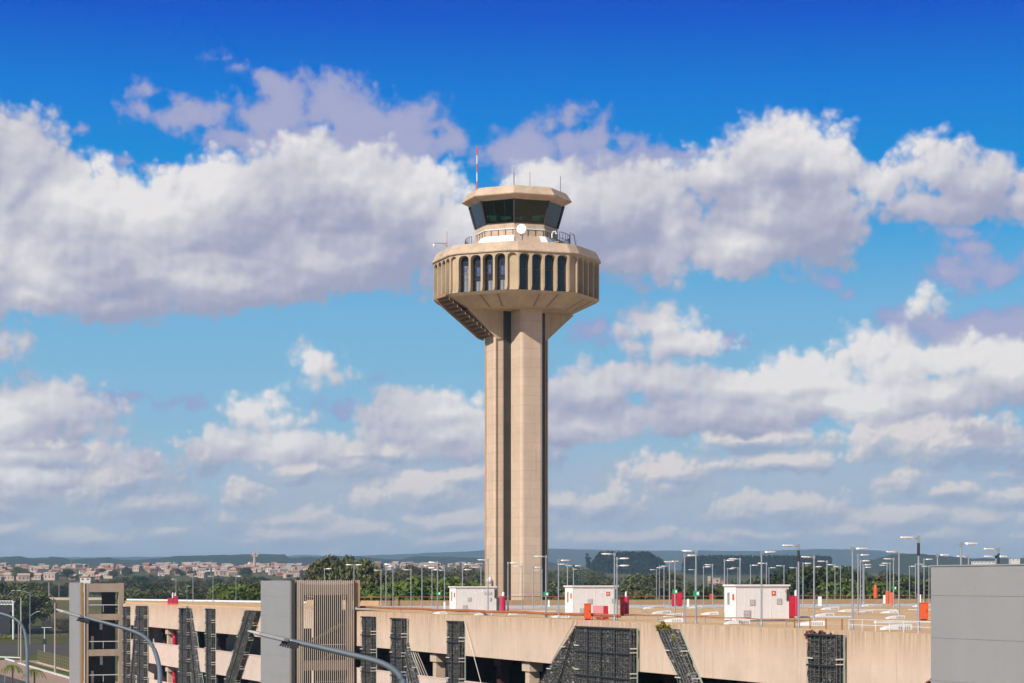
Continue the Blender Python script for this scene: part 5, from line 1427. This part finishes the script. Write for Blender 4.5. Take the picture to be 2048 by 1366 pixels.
# ------------------------------------------------------------------ town on the hill
M['wall_brick'] = plain('house_brick', (0.37, 0.19, 0.13), 0.85, 0, 0.2, 0.5)
M['wall_peach'] = plain('house_peach', (0.52, 0.37, 0.28), 0.85, 0, 0.15, 0.5)
M['wall_white'] = plain('house_white', (0.72, 0.66, 0.60), 0.85, 0, 0.12, 0.5)
M['roof_tile'] = plain('house_tile', (0.36, 0.18, 0.12), 0.85, 0, 0.25, 0.8)
M['roof_pale'] = plain('house_tile_pale', (0.52, 0.36, 0.27), 0.85, 0, 0.25, 0.8)
M['roof_grey'] = plain('house_sheet', (0.42, 0.38, 0.36), 0.7, 0, 0.2, 0.8)
M['house_pane'] = plain('house_pane', (0.05, 0.055, 0.065), 0.3)
def house_proto(label, wall, roof, w, dpt, h, gable, seed):
    o = thing('town_house', label, 'house', (0, 0, 0), 'houses of the hillside town')
    m = MB(); m.box(-w / 2, w / 2, -dpt / 2, dpt / 2, -3, h)
    for s in (-1, 1): m.prism([(s * (w / 2 - 0.1), -dpt / 2, h), (s * (w / 2 - 0.1), dpt / 2, h), (s * (w / 2 - 0.1), 0, h + gable)], Vector((-s * 0.2, 0, 0)))
    fix_normals(m.build('wall', M[wall], o))
    m = MB()
    for s in (-1, 1): m.prism([(-w / 2 - 0.4, 0, h + gable + 0.1), (w / 2 + 0.4, 0, h + gable + 0.1), (w / 2 + 0.4, s * (dpt / 2 + 0.5), h - 0.12), (-w / 2 - 0.4, s * (dpt / 2 + 0.5), h - 0.12)], UP * 0.18)
    fix_normals(m.build('roof', M[roof], o))
    for k in range(3):
        m = MB(); u = -w / 2 + w * (k + 0.5) / 3; m.box(u - 0.55, u + 0.55, -dpt / 2 - 0.04, -dpt / 2 + 0.04, h * 0.35, h * 0.75); m.build('window', M['house_pane'], o)
    return o
HP = [house_proto('brick walled terracotta roofed house on the distant hillside', 'wall_brick', 'roof_tile', 10, 8, 5.0, 2.0, 1), house_proto('peach walled house with pale tiled roof on the distant hillside', 'wall_peach', 'roof_pale', 11, 8, 5.6, 1.8, 2),
      house_proto('white walled house with tiled roof on the distant hillside', 'wall_white', 'roof_tile', 9, 8, 5.2, 1.9, 3), house_proto('two storey peach house with grey sheet roof on the distant hillside', 'wall_peach', 'roof_grey', 12, 9, 6.5, 1.2, 4),
      house_proto('small brick house with pale roof on the distant hillside', 'wall_brick', 'roof_pale', 8, 7, 4.2, 1.6, 5)]
hused = set(); rng = random.Random(77)
def house(x, y, d, k=None, sc=None):
    k = rng.randrange(5) if k is None else k
    if k in hused: o = dup(HP[k])
    else: hused.add(k); o = HP[k]
    X = gx(x, d); o.location = (X, d, EYE + (HZ - y) / F * d if y else height(X, d)); o.rotation_euler = (0, 0, rng.uniform(-0.7, 0.7)); s = sc or rng.uniform(0.48, 0.85); o.scale = (s,) * 3
    return o
N_H = 0
for k in range(300):
    x = rng.uniform(-10, 645); band = rng.random()
    dens = 0.6 if x < 330 else 1.0
    if rng.random() > dens: continue
    d = 1800 + 1050 * rng.random() ** 0.75
    if x < 200 and rng.random() < 0.35: d = rng.uniform(1650, 1900)
    house(x, None, d)
for k in range(46): house(rng.uniform(755, 968), None, rng.uniform(2500, 3100))
# larger pale building and the church like farmhouse on the right
def block_building(label, x0, x1, yt, yb, d, wall, roof, depth=10, extra=None):
    a, b_ = px(x0, yb, d), px(x1, yt, d); o = thing('town_building', label, 'building', ((a.x + b_.x) / 2, d, a.z))
    m = MB(); m.box(a.x, b_.x, d, d + depth, a.z - 6, b_.z); m.build('wall', M[wall], o)
    m = MB(); m.box(a.x - 0.3, b_.x + 0.3, d - 0.3, d + depth + 0.3, b_.z + 0.004, b_.z + 0.5); m.build('roof', M[roof], o)
    n = max(2, int((b_.x - a.x) / 3.5))
    for k in range(n):
        m = MB(); u = a.x + (b_.x - a.x) * (k + 0.5) / n; m.box(u - 0.6, u + 0.6, d - 0.05, d + 0.05, a.z + (b_.z - a.z) * 0.4, a.z + (b_.z - a.z) * 0.72); m.build('window', M['house_pane'], o)
    if extra:
        e0, e1, ey = extra; p, q = px(e0, yb, d), px(e1, ey, d); m = MB(); m.box(p.x, q.x, d - 1.5, d - 0.2, p.z - 6, q.z); m.build('turret', M[wall], o)
    return o
block_building('bright white flat building on the skyline of the town', 584, 601, 1129, 1135, 2600, 'wall_white', 'roof_grey')
block_building('white gabled block at the right part of the town', 322, 330, 1131, 1139, 2500, 'wall_white', 'roof_tile')
block_building('orange fronted house high on the left of the town', 207, 217, 1131, 1139, 2300, 'ochre', 'roof_pale')
block_building('lone pink farmhouse with a turret below the plantation', 1418, 1440, 1157, 1167, 1500, 'wall_peach', 'roof_pale', 8, (1415, 1421, 1152))
block_building('pink low wing right of the lone farmhouse', 1441, 1450, 1161, 1167, 1500, 'wall_peach', 'roof_tile', 6)
block_building('white building partly hidden by trees behind the left lamps', 160, 181, 1155, 1163, 1150, 'wall_white', 'roof_tile')
block_building('long pale shed among trees right of the grey stair tower', 1946, 1990, 1123, 1128, 2300, 'wall_white', 'roof_grey')
block_building('white shed on the right skyline', 2022, 2040, 1117, 1123, 2300, 'wall_white', 'roof_grey')
# lattice water or radio tower of the town
d = 2400; X = gx(509, d); o = thing('water_tower', 'tall pinkish communications mast with a crown of dishes above the town', 'mast', (X, d, height(X, d)))
q = lambda y: EYE + (HZ - y) / F * d
m = MB(); m.tube([(X, d, 0), (X, d, q(1133)), (X, d, q(1106))], [1.9, 1.7, 1.2], 8); m.build('shaft', M['wall_peach'], o)
for sx, y in ((-4.5, 1107), (4.2, 1108), (-2.2, 1111), (2.5, 1112)):
    m = MB(); m.tube([(X, d, q(y) - 2), (X + sx, d - 0.4, q(y))], 0.45, 5); m.obox((X + sx, d - 0.6, q(y) + 0.4), (1, 0, 0), (0, 1, 0), UP, 0.9, 0.5, 1.2); m.build('dish_arm', M['roof_pale'], o)
m = MB(); m.tube([(X, d, q(1106)), (X, d, q(1099))], [0.5, 0.2], 5); m.build('spike', M['wall_peach'], o)
d = 2000; X = gx(142, d); o = thing('radio_mast', 'slim red and white lattice mast above the left of the town', 'mast', (X, d, height(X, d)))
for k in range(6):
    y0, y1 = 1162 - 7 * k, 1162 - 7 * (k + 1); m = MB(); z0, z1 = EYE + (HZ - y0) / F * d, EYE + (HZ - y1) / F * d; r = 0.8 - 0.1 * k
    m.tube([(X, d, z0), (X, d, z1)], [r, r - 0.1], 4); m.build('mast_section', M['wall_brick' if k % 2 == 0 else 'wall_peach'], o)

# ------------------------------------------------------------------ road and verge at the far left
def sheet(name, pts, z, mat, label):
    m = MB(); m.prism([Vector((p[0], p[1], z - 0.01)) for p in pts], UP * 0.01)
    return tag(fix_normals(m.build(name, mat, None)), label, 'ground', None, 'structure')
def G(x, y): d = F * EYE / (y - HZ); return (gx(x, d), d)
sheet('road', [G(-320, 1279), G(420, 1276), G(420, 1326), G(140, 1312), G(60, 1308), G(-320, 1313)], 0.03, M['asphalt'], 'dark asphalt road crossing at the far left')
sheet('verge', [G(-320, 1277.5), G(420, 1274.5), G(420, 1262), G(-320, 1262)], 0.034, M['lawn'], 'green verge beyond the road')
sheet('verge', [G(-320, 1313.5), G(60, 1309.5), G(75, 1311), G(75, 1320), G(-320, 1315.5)], 0.038, M['lawn'], 'narrow grass strip on the near side of the road')
sheet('pavement', [G(-320, 1317), G(76, 1321.5), G(142, 1352), G(300, 1420), G(-320, 1420)], 0.05, M['paving'], 'pinkish paved area at the lower left')
sheet('road', [G(-320, 1352), G(0, 1349), G(60, 1366), G(90, 1400), G(-320, 1400)], 0.058, M['asphalt'], 'grey asphalt lane at the bottom left corner')
sheet('path', [G(58, 1324), G(140, 1345), G(300, 1395), G(300, 1380), G(140, 1339), G(72, 1322.5)], 0.064, M['paving'], 'narrow path along the fence')
sheet('lawn', [G(76, 1321), G(142, 1338), G(300, 1380), G(300, 1318), G(142, 1313), G(76, 1311.5)], 0.045, M['lawn'], 'lawn behind the wire fence')
sheet('verge', [G(38, 1327), G(60, 1325), G(140, 1347), G(300, 1398), G(300, 1410), G(140, 1356)], 0.072, M['lawn'], 'strip of grass along the white kerb')
def kerb(pts, label):
    m = MB(); ps = [Vector((*G(*p), 0.0)) for p in pts]
    for a, b_ in zip(ps, ps[1:]):
        dd = (b_ - a); L = dd.length; dd.normalize(); m.obox((a + b_) / 2 + UP * 0.12, dd, Vector((-dd.y, dd.x, 0)), UP, L / 2, 0.3, 0.12)
    tag(m.build('kerb', M['kerb'], None, origin=ps[0]), label, 'kerb', None, 'structure')
kerb([(-200, 1313), (0, 1315), (42, 1316.5)], 'white kerb at the end of the road strip'); kerb([(38, 1327.5), (70, 1337), (142, 1358), (300, 1412)], 'white kerb curving toward the stair tower')
# embankment with a pale wall on top
m = MB(); e = [(60, 1262), (145, 1262), (260, 1262)]
bot = [Vector((*G(x, y), 0)) for x, y in e]; d2 = 900
top = [px(x, y, d2) for x, y in ((70, 1199), (145, 1199), (260, 1199))]
m.loft([bot + [b_ + Vector((0, 40, -3)) for b_ in bot[::-1]], top + [b_ + Vector((0, 60, -6)) for b_ in top[::-1]]], True, True)
tag(fix_normals(m.build('embankment', ground_mat('embankment_grass', [(0.3, (0.07, 0.085, 0.025, 1)), (0.55, (0.15, 0.12, 0.05, 1)), (0.75, (0.25, 0.15, 0.07, 1))], 0.03, 0.4), None)), 'brown grassy bank behind the road', 'ground', None, 'structure')
m = MB(); a, b_ = px(70, 1198, 895), px(240, 1197, 895); m.obox((a + b_) / 2, (1, 0, 0), (0, 1, 0), UP, (b_.x - a.x) / 2, 0.5, 0.55)
tag(m.build('boundary_wall', M['column'], None, origin=a), 'pale boundary wall on top of the brown bank', 'wall')

# poles, street lamps and signs at the left
def pole(label, x, yt, yb, d, r, mat='pole_conc', name='utility_pole', arms=()):
    o = thing(name, label, 'pole', (gx(x, d), d, 0)); a, b_ = px(x, yt, d), Vector((gx(x, d), d, 0))
    if yb: b_ = px(x, yb, d)
    m = MB(); m.tube([b_, b_.lerp(a, 0.5), a], [r, r * 0.85, r * 0.7], 8); m.build('pole', M[mat], o)
    for (x1, y1, x2, y2) in arms:
        m = MB(); m.tube([px(x1, y1, d), px((x1 + x2) / 2, (y1 + y2) / 2 - 1, d), px(x2, y2, d)], 0.07, 5); m.build('arm', M['galv'], o)
        e = px(x2, y2, d); m = MB(); m.obox(e, Vector((1, 0, 0.1)), (0, 1, 0), UP, 0.5, 0.16, 0.08); m.build('lamp_head', M['lamp_head'], o)
    return o
pole('thick weathered utility pole with fittings at the far left', 42, 1195, 1326, 430, 0.19, arms=())
pole('tall double armed street lamp left of the road sign', 60, 1187, 1290, 560, 0.12, 'galv', 'street_lamp', ((60, 1187, 38, 1181), (60, 1232, 76, 1223)))
pole('double armed street lamp at the picture\'s far left edge', 9, 1196, 1272, 640, 0.10, 'galv', 'street_lamp', ((9, 1199, 26, 1181), (9, 1199, -6, 1182)))
pole('tall plain concrete pole behind the bank', 98, 1165, 1240, 680, 0.22)
pole('tall plain concrete pole before the wire fence', 110, 1206, 1347, 378, 0.17)
pole('thin grey pole nearest the striped stair tower', 138, 1168, 1200, 900, 0.12)
pole('slim grey pole between the two concrete poles', 118, 1166, 1198, 900, 0.14)
pole('slim brown post with a dark box beside the weathered pole', 37, 1240, 1315, 470, 0.12)
# road sign seen from behind: a pair of dark panels on a post
d = 445; o = thing('road_sign', 'paired dark panels on a white post beside the road', 'sign', (gx(89, d), d, 0)); s = F / d
m = MB(); m.tube([Vector((gx(89, d), d, 0)), px(89, 1241, d)], 0.09, 8); m.build('post', M['whiterail'], o)
for x in (88.0, 98.5): m = MB(); m.obox(px(x, 1247.5, d - 0.15), (1, 0, 0), (0, 1, 0), UP, 4.6 / s, 0.05, 6.7 / s); m.build('panel', M['blackish'], o)
m = MB(); m.obox(px(93, 1255, d - 0.12), (1, 0, 0), (0, 1, 0), UP, 10 / s, 0.04, 0.05); m.build('frame_bar', M['whiterail'], o)
m = MB(); m.obox(px(89, 1283, d - 0.15), (1, 0, 0), (0, 1, 0), UP, 4 / s, 0.06, 5.5 / s); m.build('control_box', M['blackish'], o)
# truss gantry at the left edge
d = 600; o = thing('sign_gantry', 'white truss sign gantry over the road at the far left', 'gantry', (gx(26, d), d, 0)); s = F / d
m = MB(); m.tube([Vector((gx(26.5, d), d, 0)), px(26.5, 1202, d)], 0.28, 8); m.build('leg', M['whiterail'], o)
m = MB()
for y in (1202, 1209):
    m.tube([px(-60, y, d), px(26, y, d)], 0.13, 6)
for k in range(15):
    x = -60 + 6 * k; m.tube([px(x, 1202, d), px(x + 3, 1209, d)], 0.07, 4); m.tube([px(x + 3, 1209, d), px(x + 6, 1202, d)], 0.07, 4)
m.build('truss', M['whiterail'], o)
m = MB(); m.obox(px(-6, 1240, d), (1, 0, 0), (0, 1, 0), UP, 26 / s, 0.1, 27 / s); m.build('sign_back', M['blackish'], o)
# wire fence round the lawn
o = thing('wire_fence', 'olive wire mesh fence round the lawn left of the striped stair tower', 'fence', (*G(108, 1335), 0))
P_ = [G(75, 1326), G(100, 1333), G(142, 1345), G(220, 1368)]; m = MB(); k = 0
for a, b_ in zip(P_, P_[1:]):
    a, b_ = Vector((*a, 0)), Vector((*b_, 0)); L = (b_ - a).length; n = max(2, int(L / 0.55))
    for i in range(n):
        q = a.lerp(b_, i / n); m.tube([q, q + UP * 2.6], 0.02 if i % 5 else 0.05, 4)
    for hh in (0.1, 0.7, 1.3, 1.9, 2.6): m.tube([a + UP * hh, b_ + UP * hh], 0.03, 4)
m.build('mesh_panel', plain('fence_olive', (0.22, 0.19, 0.10), 0.7), o)
m = MB()
for a, b_ in zip(P_, P_[1:]):
    a, b_ = Vector((*a, 0)), Vector((*b_, 0)); dd = (b_ - a); L = dd.length; dd.normalize(); m.obox((a + b_) / 2 + UP * 0.15, dd, Vector((-dd.y, dd.x, 0)), UP, L / 2, 0.12, 0.15)
m.build('base_wall', M['column'], o)
# yellow flower bed, small palms, parked car
m = MB(); r2 = random.Random(3); c = Vector((*G(8, 1279), 0.0))
for k in range(40): leaf_clump(m, c + Vector((r2.uniform(-3.2, 2.2), r2.uniform(-1, 1), r2.uniform(0.2, 1.0))), 0.5, 14, 0.16, r2)
tag(m.build('flower_bed', M['leaf_yellow'], None, origin=c), 'bed of yellow flowers under the gantry', 'flower bed', None, 'stuff')
def palm(label, x, ytop, ybase_d, seed):
    d = ybase_d; r2 = random.Random(seed); X = gx(x, d); zt_ = EYE + (HZ - ytop) / F * d
    o = thing('palm_tree', label, 'palm tree', (X, d, 0), 'small palms at the lower left')
    m = MB(); m.tube([(X, d, 0), (X + 0.1, d, zt_ * 0.6), (X, d, zt_ - 0.3)], [0.16, 0.12, 0.10], 7); m.build('trunk', M['bark'], o)
    m = MB()
    for k in range(15):
        a = k * 2 * math.pi / 15 + r2.uniform(-0.2, 0.2); L = r2.uniform(1.3, 1.9); prev = None
        for i in range(8):
            u = i / 7; p = Vector((X + math.cos(a) * L * u, d + math.sin(a) * L * u, zt_ - 0.3 + 0.9 * u - 1.9 * u * u))
            if prev is not None:
                t = (p - prev).normalized(); sd_ = t.cross(UP).normalized()
                for sg in (-1, 1):
                    tip = p + sd_ * sg * 0.62 * (1.15 - u) - UP * 0.30 + t * 0.15
                    m.add([prev, p, tip], [(0, 1, 2)])
                m.add([prev - sd_ * 0.03, prev + sd_ * 0.03, p + sd_ * 0.03, p - sd_ * 0.03], [(0, 1, 2, 3)])
            prev = p
    m.build('crown', M['leaf_palm'], o)
palm('small palm at the lower left corner', 24, 1327, 330, 3); palm('small palm just left of the striped stair tower', 68, 1336, 322, 8)
m = MB(); q0 = px(20, 1320, 345); o = thing('path_lamp', 'white lamp head just above the left small palm', 'lamp', tuple(q0)); m.obox(q0, Vector((1, 0, -0.25)), (0, 1, 0), UP, 0.8, 0.25, 0.12); m.build('head', M['white'], o)
m = MB(); m.tube([q0 + Vector((-0.6, 0.1, 0)), Vector((q0.x - 0.9, q0.y + 0.1, 0))], 0.07, 6); m.build('pole', M['galv'], o)
# parked cars beyond the road
def car(label, x, y, paint, rz, seed):
    d = F * EYE / (y - HZ); c = Vector((gx(x, d), d, 0.04)); o = thing('parked_car', label, 'car', tuple(c), 'cars parked beyond the road'); u = Vector((math.cos(rz), math.sin(rz), 0)); v = Vector((-u.y, u.x, 0))
    prof = [(-2.0, 0.35), (-2.05, 0.8), (-1.5, 0.95), (-1.0, 1.4), (0.6, 1.42), (1.2, 0.95), (2.0, 0.82), (2.1, 0.4)]
    m = MB(); m.prism([c + u * a - v * 0.8 + UP * z for a, z in prof], v * 1.6); fix_normals(m.build('body', M[paint], o))
    m = MB(); g = [(-1.3, 0.97), (-0.95, 1.34), (0.52, 1.36), (0.98, 0.97)]; m.prism([c + u * a - v * 0.815 + UP * z for a, z in g], v * 1.63); fix_normals(m.build('side_window', M['house_pane'], o))
    for a in (-1.25, 1.3):
        for sg in (-0.72, 0.72): m = MB(); m.tube([c + u * a + v * (sg - 0.1) + UP * 0.32, c + u * a + v * (sg + 0.1) + UP * 0.32], 0.33, 12); m.build('wheel', M['blackish'], o)
car('white car parked behind the paired dark panels', 99, 1259, 'white', 0.1, 1); car('silver car parked right of the white car', 107, 1256.5, 'galv', 0.1, 2)

# ------------------------------------------------------------------ street lamps close to the camera
def near_lamp(label, d, path, head, r0, r1, kind):
    base = Vector((gx(path[0][0], d), d, 0)); o = thing('street_lamp', label, 'street lamp', tuple(base), 'curved street lamps nearest the camera')
    pts = [base] + [px(x, y, d) for x, y in path]
    # smooth the bend
    sm = [pts[0]]
    for i in range(1, len(pts) - 1):
        for k in range(6):
            t = k / 6; p0, p1, p2, p3 = pts[i - 1], pts[i], pts[i + 1], pts[min(i + 2, len(pts) - 1)]
            if i == 1: p0 = p1 + (p1 - p2) * 0.5
            sm.append(0.5 * ((2 * p1) + (p2 - p0) * t + (2 * p0 - 5 * p1 + 4 * p2 - p3) * t * t + (3 * p1 - p0 - 3 * p2 + p3) * t ** 3))
    sm.append(pts[-1]); n = len(sm)
    m = MB(); m.tube(sm, [r0 + (r1 - r0) * i / (n - 1) for i in range(n)], 12); m.build('curved_pole', M['steel_blue'], o, smooth=True)
    (xa, ya), (xb, yb) = head; a, b_ = px(xa, ya, d), px(xb, yb, d); u = (b_ - a).normalized(); w = u.cross(Vector((0, 1, 0))).normalized()
    if w.z < 0: w = -w
    L = (b_ - a).length; y_ = Vector((0, 1, 0))
    m = MB(); sec = [(0.0, 0.10, 0.045), (0.1, 0.16, 0.05), (0.7, 0.17, 0.045), (0.95, 0.12, 0.025), (1.0, 0.06, 0.012)]
    m.loft([[a + u * L * t + y_ * hw_ * c1 + w * hh * c2 for c1, c2 in ((1, -0.5), (0.9, 0.7), (-0.9, 0.7), (-1, -0.5))] for t, hw_, hh in sec], True, True)
    hd = fix_normals(m.build('lamp_head', M['grey_panel'], o))
    m = MB(); m.obox(a + u * L * 0.5 - w * 0.035, u, y_, w, L * 0.33, 0.11, 0.012); m.build('lens', M['white'], hd)
    m = MB(); m.obox(a - u * 0.04 - w * 0.05, u, y_, w, 0.17, 0.09, 0.055)
    m.build('joint_box', M['blackish'], o)
    m = MB()
    for k in range(7): m.obox(a + u * (-0.16 + k * 0.05) - w * 0.125, u, y_, w, 0.012, 0.08, 0.022)
    m.build('cooling_fin', M['blackish'], o)
    return o
near_lamp('curved street lamp reaching left across the striped stair tower', 62, [(320, 1372), (318.5, 1335), (308, 1298), (290, 1275), (262, 1261), (215, 1247), (165, 1234)], ((167, 1234.5), (112, 1218)), 0.075, 0.045, 1)
near_lamp('curved street lamp reaching left across the slatted stair tower', 42, [(812, 1420), (806, 1366), (790, 1342), (757, 1324), (700, 1309), (640, 1295), (576, 1281)], ((578, 1281), (495, 1261)), 0.075, 0.05, 2)
near_lamp('curved street lamp at the far left edge reaching out of view', 90, [(55, 1370), (54, 1300), (50, 1266), (40, 1246), (20, 1233), (-20, 1221), (-60, 1209)], ((-60, 1209), (-110, 1194)), 0.075, 0.05, 3)

# ------------------------------------------------------------------ air
m = MB(); m.box(-9400, 9400, -70, 16200, -12, 182)
hz_m = bpy.data.materials.new('air'); hz_m.use_nodes = True; nt = hz_m.node_tree; nt.nodes.clear()
pv = nt.nodes.new('ShaderNodeVolumePrincipled'); pv.inputs['Color'].default_value = (0.50, 0.76, 1.0, 1); pv.inputs['Density'].default_value = 0.0001; pv.inputs['Anisotropy'].default_value = 0.0
mo = nt.nodes.new('ShaderNodeOutputMaterial'); nt.links.new(pv.outputs[0], mo.inputs['Volume'])
tag(m.build('haze', hz_m, None), 'thin blue air over the land', 'haze', None, 'stuff')
for o in list(scene.objects):
    if '_o' in o: del o['_o']
